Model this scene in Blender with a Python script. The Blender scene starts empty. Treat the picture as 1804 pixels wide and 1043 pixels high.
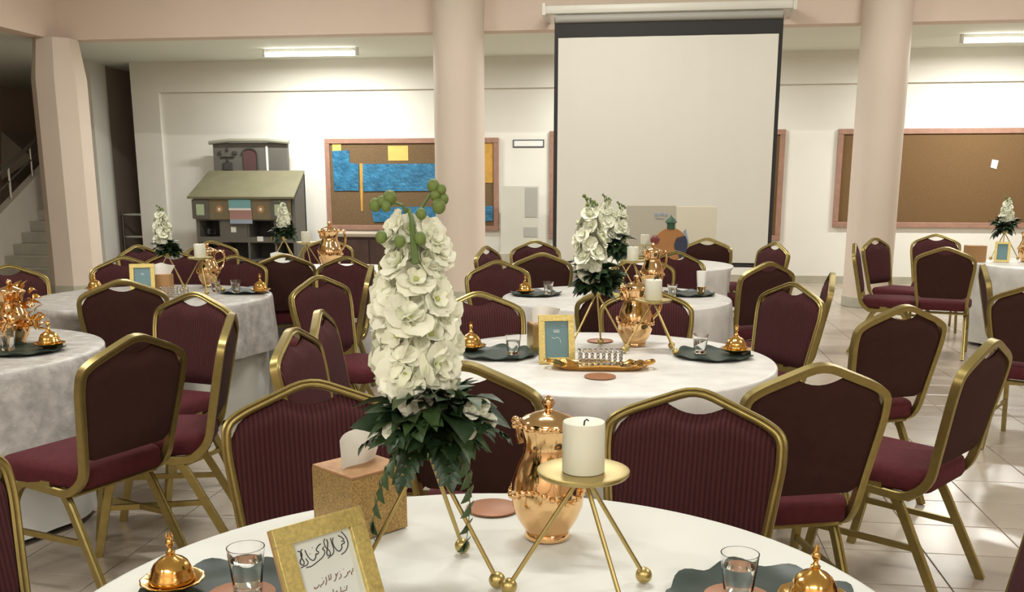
import bpy, bmesh, math, random
from mathutils import Vector, Matrix, Euler
random.seed(11)
PI = math.pi
S = bpy.context.scene
COL = S.collection

# ------------------------------------------------------------------ camera
FPX, PPY, HC = 1700.0, 680.0, 1.463
PITCH = math.atan((680 - 320.4) / 1700)
YAW = math.radians(8)
cam = bpy.data.cameras.new('camera')
cam.sensor_fit = 'HORIZONTAL'
cam.sensor_width = 36
cam.lens = FPX / 1804 * 36
cam.shift_y = (PPY - 521.5) / 1804
cam.clip_end = 100
cam.clip_start = 0.05
camo = bpy.data.objects.new('camera', cam)
COL.objects.link(camo)
camo.location = (0, 0, HC)
camo.rotation_euler = (PI / 2 - PITCH, 0, YAW)
S.camera = camo
# ------------------------------------------------------------------ world, exposure
w = bpy.data.worlds.new('world')
S.world = w
w.use_nodes = True
w.node_tree.nodes['Background'].inputs[0].default_value = (0.9, 0.88, 0.8, 1)
w.node_tree.nodes['Background'].inputs[1].default_value = 0.05
S.view_settings.view_transform = 'Standard'
S.view_settings.look = 'None'
S.view_settings.gamma = 1
S.view_settings.use_curve_mapping = False
S.view_settings.exposure = 0.12
LOW_W, HALL_W = 98.0, 84.0          # watts of the tubes under the low ceiling and of the unseen ones added in the hall
TUBE = (1.0, 0.985, 0.945)

# ------------------------------------------------------------------ pixel rays (camera frame -> world)
CR = Vector((math.cos(YAW), math.sin(YAW), 0))
CH = Vector((-math.sin(YAW), math.cos(YAW), 0))
CF = CH * math.cos(PITCH) - Vector((0, 0, 1)) * math.sin(PITCH)
CU = CH * math.sin(PITCH) + Vector((0, 0, 1)) * math.cos(PITCH)
C0 = Vector((0, 0, HC))


def ray(u, v): return CF + CR * ((u - 902) / FPX) + CU * ((PPY - v) / FPX)


def atz(u, v, z):
    r = ray(u, v)
    return C0 + r * ((z - HC) / r.z)


def aty(u, v, y):
    r = ray(u, v)
    return C0 + r * (y / r.y)


def atd(u, v, d):
    """point at horizontal camera-frame depth d"""
    r = ray(u, v)
    return C0 + r * (d / r.dot(CH))


def cf(x, y, z=0.0):
    p = CR * x + CH * y
    return Vector((p.x, p.y, z))


# ------------------------------------------------------------------ materials
MATS = {}


def mat(name, col, rough=0.6, metal=0.0, spec=0.5, noise=None, bump=None, **kw):
    """noise=(scale, amount) colour variation; bump=(scale, strength, distance)"""
    if name in MATS:
        return MATS[name]
    m = bpy.data.materials.new(name)
    m.use_nodes = True
    nt = m.node_tree
    b = nt.nodes['Principled BSDF']
    c = (col[0], col[1], col[2], 1)
    b.inputs['Base Color'].default_value = c
    b.inputs['Roughness'].default_value = rough
    b.inputs['Metallic'].default_value = metal
    b.inputs['Specular IOR Level'].default_value = spec
    tc = nt.nodes.new('ShaderNodeTexCoord')
    if noise:
        n = nt.nodes.new('ShaderNodeTexNoise')
        n.inputs['Scale'].default_value = noise[0]
        n.inputs['Detail'].default_value = 4
        nt.links.new(tc.outputs['Object'], n.inputs['Vector'])
        r = nt.nodes.new('ShaderNodeMapRange')
        r.inputs['From Min'].default_value = 0.3
        r.inputs['From Max'].default_value = 0.7
        r.inputs['To Min'].default_value = 1 - noise[1]
        r.inputs['To Max'].default_value = 1 + noise[1]
        nt.links.new(n.outputs['Fac'], r.inputs['Value'])
        mx = nt.nodes.new('ShaderNodeVectorMath')
        mx.operation = 'SCALE'
        mx.inputs[0].default_value = col[:3]
        nt.links.new(r.outputs[0], mx.inputs['Scale'])
        nt.links.new(mx.outputs[0], b.inputs['Base Color'])
    if bump:
        n = nt.nodes.new('ShaderNodeTexNoise')
        n.inputs['Scale'].default_value = bump[0]
        n.inputs['Detail'].default_value = 3
        nt.links.new(tc.outputs['Object'], n.inputs['Vector'])
        bp = nt.nodes.new('ShaderNodeBump')
        bp.inputs['Strength'].default_value = bump[1]
        bp.inputs['Distance'].default_value = bump[2]
        nt.links.new(n.outputs['Fac'], bp.inputs['Height'])
        nt.links.new(bp.outputs[0], b.inputs['Normal'])
    for k, v in kw.items():
        b.inputs[k.replace('_', ' ')].default_value = v
    MATS[name] = m
    return m


def ribbed(name, col, col2, per_m):
    m = mat(name, col, 0.85, spec=0.2)
    nt = m.node_tree
    b = nt.nodes['Principled BSDF']
    tc = nt.nodes.new('ShaderNodeTexCoord')
    sp = nt.nodes.new('ShaderNodeSeparateXYZ')
    nt.links.new(tc.outputs['Object'], sp.inputs[0])
    mu = nt.nodes.new('ShaderNodeMath'); mu.operation = 'MULTIPLY'
    mu.inputs[1].default_value = per_m * 2 * PI
    nt.links.new(sp.outputs['X'], mu.inputs[0])
    sn = nt.nodes.new('ShaderNodeMath'); sn.operation = 'SINE'
    nt.links.new(mu.outputs[0], sn.inputs[0])
    mr = nt.nodes.new('ShaderNodeMapRange')
    mr.inputs['From Min'].default_value = -0.9
    mr.inputs['From Max'].default_value = 0.2
    nt.links.new(sn.outputs[0], mr.inputs['Value'])
    mx = nt.nodes.new('ShaderNodeMix'); mx.data_type = 'RGBA'
    mx.inputs[6].default_value = (*col2, 1)
    mx.inputs[7].default_value = (*col, 1)
    nt.links.new(mr.outputs[0], mx.inputs[0])
    nt.links.new(mx.outputs[2], b.inputs['Base Color'])
    bp = nt.nodes.new('ShaderNodeBump')
    bp.inputs['Strength'].default_value = 0.5
    bp.inputs['Distance'].default_value = 0.004
    nt.links.new(sn.outputs[0], bp.inputs['Height'])
    nt.links.new(bp.outputs[0], b.inputs['Normal'])
    return m


def glass(name, col=(1, 1, 1), rough=0.02, ior=1.45):
    return mat(name, col, rough, spec=0.5, Transmission_Weight=1.0, IOR=ior)


def emit(name, col, strength):
    m = mat(name, col, 0.5)
    b = m.node_tree.nodes['Principled BSDF']
    b.inputs['Emission Color'].default_value = (*col, 1)
    b.inputs['Emission Strength'].default_value = strength
    return m


def tile_mat():
    m = mat('floor_tile', (0.5, 0.42, 0.34), 0.22, spec=0.5)
    nt = m.node_tree
    b = nt.nodes['Principled BSDF']
    g = nt.nodes.new('ShaderNodeNewGeometry')
    n = nt.nodes.new('ShaderNodeTexNoise')
    n.inputs['Scale'].default_value = 2.3
    n.inputs['Detail'].default_value = 6
    nt.links.new(g.outputs['Position'], n.inputs['Vector'])
    oi = nt.nodes.new('ShaderNodeObjectInfo')
    ad = nt.nodes.new('ShaderNodeMath'); ad.operation = 'MULTIPLY_ADD'
    ad.inputs[1].default_value = 0.35
    nt.links.new(oi.outputs['Random'], ad.inputs[0])
    nt.links.new(n.outputs['Fac'], ad.inputs[2])
    mr = nt.nodes.new('ShaderNodeMapRange')
    mr.inputs['From Min'].default_value = 0.3
    mr.inputs['From Max'].default_value = 1.0
    nt.links.new(ad.outputs[0], mr.inputs['Value'])
    mx = nt.nodes.new('ShaderNodeMix'); mx.data_type = 'RGBA'
    mx.inputs[6].default_value = (0.33, 0.275, 0.215, 1)
    mx.inputs[7].default_value = (0.47, 0.41, 0.335, 1)
    nt.links.new(mr.outputs[0], mx.inputs[0])
    nt.links.new(mx.outputs[2], b.inputs['Base Color'])
    return m


M = {
    'wall': mat('wall_white', (0.78, 0.765, 0.69), 0.75, spec=0.25, noise=(1.5, 0.02), bump=(90, 0.08, 0.003)),
    'pink': mat('wall_pink', (0.70, 0.575, 0.475), 0.7, spec=0.25, noise=(0.9, 0.03), bump=(60, 0.08, 0.003)),
    'column': mat('column_pink', (0.64, 0.545, 0.455), 0.6, spec=0.3, noise=(1.2, 0.03), bump=(50, 0.06, 0.003)),
    'ceil': mat('ceiling_white', (0.76, 0.79, 0.70), 0.8, spec=0.2, bump=(70, 0.06, 0.003)),
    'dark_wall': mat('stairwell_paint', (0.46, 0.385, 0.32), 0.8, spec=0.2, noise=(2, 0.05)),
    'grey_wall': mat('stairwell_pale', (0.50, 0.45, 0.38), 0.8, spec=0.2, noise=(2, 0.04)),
    'skirt': mat('skirting_stone', (0.42, 0.40, 0.31), 0.4, noise=(6, 0.1)),
    'step': mat('step_stone', (0.42, 0.40, 0.33), 0.35, noise=(5, 0.12)),
    'grout': mat('floor_grout', (0.22, 0.17, 0.125), 0.8),
    'tile': tile_mat(),
    'steel': mat('brushed_steel', (0.55, 0.54, 0.5), 0.3, 1.0),
    'rail': mat('rail_dark', (0.22, 0.2, 0.17), 0.35, 0.7),
    'white_metal': mat('white_metal', (0.75, 0.75, 0.70), 0.4),
    'tube': emit('tube_glow', (1.0, 0.97, 0.88), 9.0),
    'screen': mat('screen_cloth', (0.69, 0.665, 0.585), 0.8, spec=0.2),
    'screen_black': mat('screen_border', (0.02, 0.018, 0.016), 0.7),
    'screen_case': mat('screen_case', (0.66, 0.64, 0.56), 0.45),
    'cork': mat('cork', (0.165, 0.11, 0.058), 0.9, spec=0.1, noise=(60, 0.18), bump=(120, 0.3, 0.002)),
    'cork2': mat('cork_brown', (0.165, 0.10, 0.046), 0.9, spec=0.1, noise=(45, 0.08), bump=(120, 0.2, 0.002)),
    'board_wood': mat('board_frame', (0.33, 0.185, 0.13), 0.5, noise=(14, 0.12)),
    'blue_foil': mat('blue_paper', (0.030, 0.165, 0.30), 0.28, spec=0.6, noise=(9, 0.3), bump=(22, 0.8, 0.02)),
    'yellow_paper': mat('yellow_paper', (0.72, 0.47, 0.12), 0.6, noise=(10, 0.06)),
    'ochre_paper': mat('ochre_paper', (0.55, 0.30, 0.05), 0.6, noise=(12, 0.15)),
    'paper': mat('white_paper', (0.82, 0.82, 0.76), 0.7),
    'grey_toy': mat('toy_grey', (0.13, 0.125, 0.105), 0.6, noise=(4, 0.06)),
    'dark_toy': mat('toy_dark', (0.055, 0.05, 0.045), 0.6),
    'toy_roof': mat('toy_roof', (0.155, 0.145, 0.085), 0.6, noise=(5, 0.1)),
    'toy_front': mat('toy_front', (0.20, 0.165, 0.095), 0.6, noise=(5, 0.06)),
    'toy_door': mat('toy_door', (0.10, 0.05, 0.045), 0.6),
    'counter': mat('counter_wood', (0.075, 0.04, 0.03), 0.45, noise=(7, 0.2)),
    'counter_top': mat('counter_top', (0.42, 0.36, 0.28), 0.4),
    'panel': mat('display_panel', (0.60, 0.59, 0.52), 0.25, noise=(2, 0.04)),
    'panel_grey': mat('display_grey', (0.40, 0.40, 0.36), 0.3),
    'gold_frame': mat('chair_gold', (0.36, 0.285, 0.105), 0.36, 0.9, noise=(30, 0.08), bump=(240, 0.08, 0.001)),
    'maroon': ribbed('maroon_ribbed', (0.080, 0.0225, 0.024), (0.042, 0.0135, 0.0145), 78),
    'maroon_seat': mat('maroon_seat', (0.085, 0.0165, 0.02), 0.85, spec=0.2, noise=(40, 0.12), bump=(300, 0.2, 0.001)),
    'maroon_back': mat('maroon_back', (0.051, 0.0205, 0.0165), 0.9, spec=0.15, noise=(30, 0.08), bump=(300, 0.15, 0.001)),
    'cloth': mat('table_linen', (0.66, 0.665, 0.615), 0.7, spec=0.3, bump=(130, 0.06, 0.001)),
    'satin': mat('pale_satin', (0.66, 0.64, 0.60), 0.42, spec=0.5, noise=(9, 0.10), bump=(14, 0.25, 0.008)),
    'silver': mat('silver_velvet', (0.45, 0.43, 0.40), 0.38, spec=0.6, noise=(16, 0.25), bump=(26, 0.45, 0.01)),
    'jug': mat('rose_gold', (0.84, 0.55, 0.28), 0.10, 1.0, bump=(11, 0.16, 0.01)),
    'gold': mat('polished_gold', (0.80, 0.47, 0.14), 0.16, 1.0, bump=(60, 0.25, 0.003)),
    'brass': mat('satin_brass', (0.50, 0.39, 0.155), 0.36, 0.9),
    'gold_leaf': mat('gold_leaf', (0.64, 0.52, 0.19), 0.38, 0.6, noise=(150, 0.18), bump=(110, 0.5, 0.002)),
    'wood_edge': mat('frame_edge', (0.42, 0.23, 0.09), 0.6),
    'glitter': mat('gold_glitter', (0.42, 0.275, 0.10), 0.34, 0.5, noise=(300, 0.5), bump=(400, 0.8, 0.002)),
    'copper_lid': mat('copper_lid', (0.40, 0.22, 0.10), 0.5, 0.3, noise=(60, 0.15)),
    'copper': mat('copper_disc', (0.36, 0.16, 0.08), 0.45, 0.2, noise=(5, 0.06)),
    'tissue': mat('tissue', (0.88, 0.88, 0.82), 0.9, bump=(40, 0.3, 0.004)),
    'green_mat': mat('green_mat', (0.018, 0.035, 0.025), 0.45, noise=(14, 0.2)),
    'wax': mat('candle_wax', (0.72, 0.73, 0.61), 0.45, noise=(8, 0.03), Subsurface_Weight=0.15),
    'wick': mat('wick', (0.02, 0.02, 0.02), 0.9),
    'glass': glass('clear_glass'),
    'water': glass('water', (0.93, 0.97, 0.95), 0.0, 1.33),
    'petal': mat('petal_white', (0.93, 0.945, 0.76), 0.6, spec=0.3, Subsurface_Weight=0.3, Subsurface_Radius=(1.0, 1.0, 0.9), Subsurface_Scale=0.015),
    'bud': mat('bud_green', (0.14, 0.20, 0.045), 0.55, noise=(40, 0.2)),
    'stem': mat('stem_green', (0.10, 0.16, 0.035), 0.55),
    'leaf': mat('leaf_dark', (0.020, 0.045, 0.016), 0.42, noise=(30, 0.3), bump=(60, 0.2, 0.002)),
    'leaf2': mat('leaf_mid', (0.045, 0.085, 0.026), 0.45, noise=(30, 0.25)),
    'card_white': mat('card_white', (0.66, 0.69, 0.64), 0.5),
    'card_blue': mat('card_blue', (0.13, 0.245, 0.27), 0.25, noise=(6, 0.06)),
    'card_mark': mat('card_mark', (0.62, 0.70, 0.68), 0.4),
    'ink': mat('ink_black', (0.02, 0.022, 0.025), 0.6),
    'ink_red': mat('ink_brown', (0.13, 0.035, 0.015), 0.6),
    'orange': mat('orange_board', (0.42, 0.19, 0.06), 0.6, noise=(8, 0.05)),
    'navy': mat('navy_paint', (0.03, 0.035, 0.065), 0.6),
    'green_paint': mat('green_paint', (0.03, 0.09, 0.045), 0.6),
    'red_paint': mat('red_paint', (0.18, 0.03, 0.025), 0.5),
    'cream_board': mat('cream_board', (0.72, 0.67, 0.52), 0.6),
    'beige_board': mat('beige_board', (0.47, 0.44, 0.35), 0.5),
    'pale_blue': mat('pale_blue', (0.30, 0.36, 0.44), 0.5),
    'mint': mat('mint_paper', (0.48, 0.58, 0.38), 0.6),
    'pink_cloth': mat('pink_cloth', (0.38, 0.22, 0.19), 0.7),
    'teal_cloth': mat('teal_cloth', (0.20, 0.42, 0.44), 0.7),
    'plank': mat('table_plank', (0.24, 0.15, 0.08), 0.5, noise=(5, 0.15)),
}


# ------------------------------------------------------------------ mesh builder
class MB:
    def __init__(self):
        self.v, self.f = [], []

    def add(self, vs, fs):
        o = len(self.v)
        self.v += [tuple(p) for p in vs]
        self.f += [tuple(i + o for i in q) for q in fs]
        return self

    def box(self, x0, x1, y0, y1, z0, z1, bev=0.0):
        if bev <= 0:
            vs = [(x, y, z) for z in (z0, z1) for y in (y0, y1) for x in (x0, x1)]
            return self.add(vs, [(0, 2, 3, 1), (4, 5, 7, 6), (0, 1, 5, 4), (2, 6, 7, 3), (0, 4, 6, 2), (1, 3, 7, 5)])
        bm = bmesh.new()
        bmesh.ops.create_cube(bm, size=1)
        for q in bm.verts:
            q.co = Vector(((x0 + x1) / 2 + q.co.x * (x1 - x0), (y0 + y1) / 2 + q.co.y * (y1 - y0), (z0 + z1) / 2 + q.co.z * (z1 - z0)))
        bmesh.ops.bevel(bm, geom=bm.edges[:], offset=bev, segments=2, profile=0.5, affect='EDGES')
        return self.bm(bm)

    def bm(self, bm, mtx=None):
        bm.verts.index_update()
        self.add([(mtx @ q.co if mtx else q.co) for q in bm.verts], [[q.index for q in f.verts] for f in bm.faces])
        bm.free()
        return self

    def lathe(self, prof, seg=24, c=(0, 0, 0), wob=None):
        vs, fs = [], []
        n = len(prof)
        for r, z in prof:
            for k in range(seg):
                a = 2 * PI * k / seg
                rr = r * (1 + (wob(a, z) if wob else 0))
                vs.append((c[0] + rr * math.cos(a), c[1] + rr * math.sin(a), c[2] + z))
        for i in range(n - 1):
            for k in range(seg):
                k2 = (k + 1) % seg
                fs.append((i * seg + k, i * seg + k2, (i + 1) * seg + k2, (i + 1) * seg + k))
        if prof[0][0] > 1e-5: fs.append(tuple(range(seg))[::-1])
        if prof[-1][0] > 1e-5: fs.append(tuple((n - 1) * seg + k for k in range(seg)))
        return self.add(vs, fs)

    def tube(self, pts, rad, seg=8, caps=True, prof=None, up=None):
        """sweep; rad number or list; prof = list of (a,b) cross-section with a along side, b along 'up'"""
        pts = [Vector(p) for p in pts]
        n = len(pts)
        rs = rad if isinstance(rad, (list, tuple)) else [rad] * n
        vs, fs = [], []
        prev = None
        m = len(prof) if prof else seg
        for i, p in enumerate(pts):
            t = (pts[min(i + 1, n - 1)] - pts[max(i - 1, 0)])
            if t.length < 1e-9: t = Vector((0, 0, 1))
            t.normalize()
            if up is not None:
                nrm = Vector(up)
            elif prev is None:
                nrm = Vector((0, 0, 1)) if abs(t.z) < 0.9 else Vector((0, 1, 0))
            else:
                nrm = prev
            nrm = (nrm - t * nrm.dot(t)).normalized()
            prev = nrm
            side = t.cross(nrm)
            k_miter = 1.0
            if 0 < i < n - 1 and prof:
                a = (pts[i] - pts[i - 1]).normalized()
                k_miter = 1 / max(0.5, a.dot(t))
            for k in range(m):
                if prof:
                    a, b = prof[k]
                    vs.append(p + side * (a * k_miter) + nrm * b)
                else:
                    an = 2 * PI * k / m
                    vs.append(p + side * (rs[i] * math.cos(an)) + nrm * (rs[i] * math.sin(an)))
        for i in range(n - 1):
            for k in range(m):
                k2 = (k + 1) % m
                fs.append((i * m + k, i * m + k2, (i + 1) * m + k2, (i + 1) * m + k))
        if caps:
            fs.append(tuple(range(m))[::-1])
            fs.append(tuple((n - 1) * m + k for k in range(m)))
        return self.add(vs, fs)

    def sphere(self, c, r, u=12, v=8, sc=(1, 1, 1)):
        bm = bmesh.new()
        bmesh.ops.create_uvsphere(bm, u_segments=u, v_segments=v, radius=r)
        return self.bm(bm, Matrix.Translation(c) @ Matrix.Diagonal((*sc, 1)))

    def prism(self, poly, z0, z1):
        """extrude an xy polygon"""
        n = len(poly)
        vs = [(x, y, z0) for x, y in poly] + [(x, y, z1) for x, y in poly]
        fs = [tuple(range(n))[::-1], tuple(range(n, 2 * n))]
        fs += [(i, (i + 1) % n, n + (i + 1) % n, n + i) for i in range(n)]
        return self.add(vs, fs)

    def grid(self, fn, nu, nv):
        vs = [fn(i / nu, j / nv) for j in range(nv + 1) for i in range(nu + 1)]
        fs = [(j * (nu + 1) + i, j * (nu + 1) + i + 1, (j + 1) * (nu + 1) + i + 1, (j + 1) * (nu + 1) + i) for j in range(nv) for i in range(nu)]
        return self.add(vs, fs)

    def xf(self, mtx):
        self.v = [tuple(mtx @ Vector(p)) for p in self.v]
        return self

    def mesh(self, name, m, smooth=True, angle=40):
        me = bpy.data.meshes.new(name)
        me.from_pydata(self.v, [], self.f)
        bm = bmesh.new()
        bm.from_mesh(me)
        bmesh.ops.recalc_face_normals(bm, faces=bm.faces)
        bm.to_mesh(me)
        bm.free()
        me.materials.append(M[m] if isinstance(m, str) else m)
        if smooth:
            me.polygons.foreach_set('use_smooth', [True] * len(me.polygons))
            me.set_sharp_from_angle(angle=math.radians(angle))
        return me


def ob(name, mesh, parent=None, mtx=None):
    o = bpy.data.objects.new(name, mesh)
    COL.objects.link(o)
    if parent: o.parent = parent
    if mtx is not None: o.matrix_local = mtx
    return o


def tag(o, label, cat, group=None):
    o['label'] = label
    o['category'] = cat
    if group: o['group'] = group
    return o


def thing(name, label, cat, loc, rz=0.0, group=None):
    o = bpy.data.objects.new(name, None)
    COL.objects.link(o)
    o.empty_display_size = 0.1
    o.location = loc
    o.rotation_euler = (0, 0, rz)
    return tag(o, label, cat, group)


def struct(name, mb, m, parent=None, smooth=False):
    o = ob(name, mb.mesh(name, m, smooth), parent)
    if not parent: o['kind'] = 'structure'
    return o


def kit_place(kit, root):
    """kit = [(name, mesh, matrix|None, [sub kit])]"""
    for name, me, mx, subs in kit:
        o = ob(name, me, root, mx)
        for n2, m2, x2, _ in subs:
            ob(n2, m2, o, x2)


# ================================================================== THE ROOM
YW = 14.73      # back wall
YB = 12.15      # face of the upper wall / front of the low ceiling
ZL = 3.27       # low ceiling
ZH = 4.5        # hall ceiling
XL, XR, YR = -12.5, 8.5, -4.5

fl = struct('floor', MB().box(XL, XR, YR, 19.0, -0.12, -0.006), 'grout')
# floor tiles: the 300 that show largest are single tiles, the rest one part
TX, TY = 0.395, 0.345
tm = MB()
g = 0.0022
tm.add([(-TX / 2 + g, -TY / 2 + g, -0.006), (TX / 2 - g, -TY / 2 + g, -0.006), (TX / 2 - g, TY / 2 - g, -0.006), (-TX / 2 + g, TY / 2 - g, -0.006),
        (-TX / 2 + g, -TY / 2 + g, -0.001), (TX / 2 - g, -TY / 2 + g, -0.001), (TX / 2 - g, TY / 2 - g, -0.001), (-TX / 2 + g, TY / 2 - g, -0.001),
        (-TX / 2 + 2 * g, -TY / 2 + 2 * g, 0), (TX / 2 - 2 * g, -TY / 2 + 2 * g, 0), (TX / 2 - 2 * g, TY / 2 - 2 * g, 0), (-TX / 2 + 2 * g, TY / 2 - 2 * g, 0)],
       [(0, 1, 5, 4), (1, 2, 6, 5), (2, 3, 7, 6), (3, 0, 4, 7), (4, 5, 9, 8), (5, 6, 10, 9), (6, 7, 11, 10), (7, 4, 8, 11), (8, 9, 10, 11)])
tile_me = tm.mesh('tile', 'tile', smooth=False)
cells = []
for i in range(-35, 20):
    for j in range(-24, 36):
        x = 1.138 + (i + .5) * TX
        y = 3.516 + (j + .5) * TY
        if not (XL < x - TX / 2 and x + TX / 2 < XR and YR < y - TY / 2 and y + TY / 2 < 18.9): continue
        v = Vector((x, y, -HC))
        d = v.dot(CF)
        vis = False
        if d > 0.3:
            u = 902 + FPX * v.dot(CR) / d
            vv = PPY - FPX * v.dot(CU) / d
            vis = -60 < u < 1864 and vv < 1100 and y < YW
        cells.append((not vis, d, x, y))
cells.sort()
rest = MB()
for k, (nv, d, x, y) in enumerate(cells):
    if k < 300 and not nv:
        ob('tile', tile_me, fl, Matrix.Translation((x, y, 0)))
    else:
        rest.add([(a + x, b + y, c) for a, b, c in tm.v], tm.f)
o = ob('tile_field', rest.mesh('tile_field', 'tile', smooth=False), fl)
o['kind'] = 'stuff'

struct('ceiling', MB().box(XL, XR, YR, YB + .25, ZH, ZH + .15), 'ceil')
struct('ceiling', MB().box(XL, XR, YB + .25, 19, ZL, ZL + .15).box(XL, -7.75, YR, YB + .25, ZL, ZL + .15), 'ceil')
struct('wall_upper', MB().box(-7.62, XR, YB, YB + .25, ZL - .02, ZH), 'pink')
struct('wall_side_beam', MB().box(-7.87, -7.62, YR, YB + .25, ZL - .02, ZH), 'pink')
# back wall: recessed field below a projecting band and pilaster
bw = MB().box(-8.05, XR, YW, YW + .25, 0, 2.82)
bw.box(-8.05, XR, YW - .06, YW + .25, 2.82, ZL)
bw.box(-8.05, -7.60, YW - .06, YW, 0, 2.82)
struct('wall_back', bw, 'wall')
struct('baseboard_back', MB().box(-7.6, XR, YW - .02, YW, 0, .11), 'skirt')
struct('wall_right', MB().box(XR, XR + .2, YR, 19, 0, ZH), 'pink')
struct('wall_left', MB().box(XL - .2, XL, YR, 19, 0, ZH), 'pink')
struct('wall_rear', MB().box(XL, XR, YR - .2, YR, 0, ZH), 'pink')
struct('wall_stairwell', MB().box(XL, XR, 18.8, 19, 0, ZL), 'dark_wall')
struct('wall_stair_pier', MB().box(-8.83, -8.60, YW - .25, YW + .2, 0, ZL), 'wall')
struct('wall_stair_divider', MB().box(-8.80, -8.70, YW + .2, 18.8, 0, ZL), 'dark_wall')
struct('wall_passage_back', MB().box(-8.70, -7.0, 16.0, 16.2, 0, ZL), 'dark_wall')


def column(x, y, r, label):
    t = thing('column', label, 'column', (x, y, 0), 0, 'columns carrying the upper wall')
    ob('shaft', MB().lathe([(r * 1.0, 0.0), (r * 1.0, ZH)], 40).mesh('shaft', 'column'), t)
    ob('base', MB().lathe([(r, 0), (r * 1.03, 0.005), (r * 1.03, .12), (r, .125)], 40).mesh('base', 'skirt'), t)


XC = [(-7.62, 12.1, .335), (-2.355, 12.1, .31), (2.615, 12.1, .275)]
column(*XC[1], 'thick round pink column standing in front of the corkboard with blue paper')
column(*XC[2], 'round pink column standing beside the large empty corkboard')
t = thing('column', 'pale pink faceted column with chamfered head next to the stairs', 'column', (XC[0][0], XC[0][1], 0), 0, 'columns carrying the upper wall')
oc = []
for k in range(8):
    a = PI / 8 + k * PI / 4
    oc.append((a, .37))


def ring8(r, z): return [(r * math.cos(a), r * math.sin(a), z) for a, _ in oc]


mb = MB()
mb.add(ring8(.335, 0) + ring8(.335, 2.75), [tuple((k, (k + 1) % 8, 8 + (k + 1) % 8, 8 + k)) for k in range(8)])
ob('shaft', mb.mesh('shaft', 'column', smooth=False), t)
mb = MB()
hv = .245
sq = [(hv, hv * .45, 3.25), (hv * .45, hv, 3.25), (-hv * .45, hv, 3.25), (-hv, hv * .45, 3.25), (-hv, -hv * .45, 3.25), (-hv * .45, -hv, 3.25), (hv * .45, -hv, 3.25), (hv, -hv * .45, 3.25)]
mb.add(ring8(.335, 2.75) + sq, [tuple((k, (k + 1) % 8, 8 + (k + 1) % 8, 8 + k)) for k in range(8)])
ob('head', mb.mesh('head', 'column', smooth=False), t)
mb = MB().add(ring8(.345, 0) + ring8(.345, .12) + ring8(.335, .121), [tuple((q + k, q + (k + 1) % 8, q + 8 + (k + 1) % 8, q + 8 + k)) for k in range(8) for q in (0, 8)])
ob('base', mb.mesh('base', 'skirt', smooth=False), t)

# ------------------------------------------------------------------ stairs
st = thing('staircase', 'grey stone staircase with steel handrail rising behind the faceted column', 'stairs', (-9.35, 13.55, 0))
NS = 13
for k in range(NS):
    me = MB().box(-.52, .52, k * .235, NS * .235 + .3, k * .17, (k + 1) * .17, .008).mesh('step', 'step', smooth=False)
    ob('step', me, st)
sw = [(-.2, 0), (3.3, 0), (3.3, 2.75), (-.2, .72)]
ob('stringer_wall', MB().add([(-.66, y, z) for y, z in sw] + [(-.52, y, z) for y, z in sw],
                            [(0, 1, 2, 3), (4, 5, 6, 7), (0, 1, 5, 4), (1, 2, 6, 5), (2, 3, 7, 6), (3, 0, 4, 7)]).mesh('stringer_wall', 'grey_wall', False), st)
rl = ob('handrail', MB().tube([(-.59, -.3, 1.17), (-.59, 3.3, 3.2)], .03, 10).mesh('handrail', 'rail'), st)
ob('handrail', MB().tube([(-.59, -.3, .94), (-.59, 3.3, 2.97)], .014, 8).mesh('handrail', 'rail'), st)
for k in range(6):
    y = .05 + k * .6
    z = .72 + (y + .2) * .58
    ob('baluster', MB().tube([(-.59, y, z), (-.59, y, z + .50)], .018, 8).mesh('baluster', 'steel'), st)
# sloping side of the upper flight, seen past the handrail
ufp = [aty(u, v, 17.4) for u, v in ((2, 231), (52, 274), (52, 284), (2, 318))]
uf = MB().add([(p.x, y, p.z) for y in (17.4, 18.7) for p in ufp], [(0, 1, 2, 3), (4, 5, 6, 7), (0, 1, 5, 4), (1, 2, 6, 5), (2, 3, 7, 6), (3, 0, 4, 7)])
o = ob('upper_flight', uf.mesh('upper_flight', 'grey_wall', False), st)
o.location = (9.35, -13.55, 0)
pr = thing('passage_railing', 'pair of level steel bars across the dark passage beside the pilaster', 'railing', (-8.28, YW + .3, 0))
for z in (.58, .94):
    ob('bar', MB().tube([(-.30, 0, z), (.22, 0, z)], .026, 10).mesh('bar', 'steel'), pr)
ob('post', MB().tube([(-.29, 0, 0), (-.29, 0, 1.0)], .02, 10).mesh('post', 'rail'), pr)
ob('post', MB().tube([(.2, 0, 0), (.2, 0, 1.0)], .02, 10).mesh('post', 'rail'), pr)
# ------------------------------------------------------------------ fluorescent lights
fx_body = MB().box(-.66, .66, -.035, .035, .03, .075, .006).mesh('fitting_body', 'white_metal', False)
fx_tube = MB().tube([(-.635, -.02, 0.0), (.635, -.02, 0.0)], .028, 12).mesh('tube', 'tube')
fx_cap = MB().box(-.018, .018, -.045, .03, -.03, .07, .005).mesh('end_cap', 'white_metal', False)


def fixture(x, y, z, rz, label, watts, group):
    t = thing('fluorescent_light', label, 'ceiling light', (x, y, z), rz, group)
    ob('fitting_body', fx_body, t)
    ob('tube', fx_tube, t)
    ob('end_cap', fx_cap, t, Matrix.Translation((-.662, 0, 0)))
    ob('end_cap', fx_cap, t, Matrix.Translation((.662, 0, 0)))
    la = bpy.data.lights.new('tube_light', 'AREA')
    la.shape = 'RECTANGLE'
    la.size, la.size_y = 1.3, .09
    la.energy = watts
    la.color = TUBE
    la.spread = PI
    lo = bpy.data.objects.new('tube_light', la)
    COL.objects.link(lo)
    lo.parent = t
    lo.location = (0, -.02, -.032)


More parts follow.
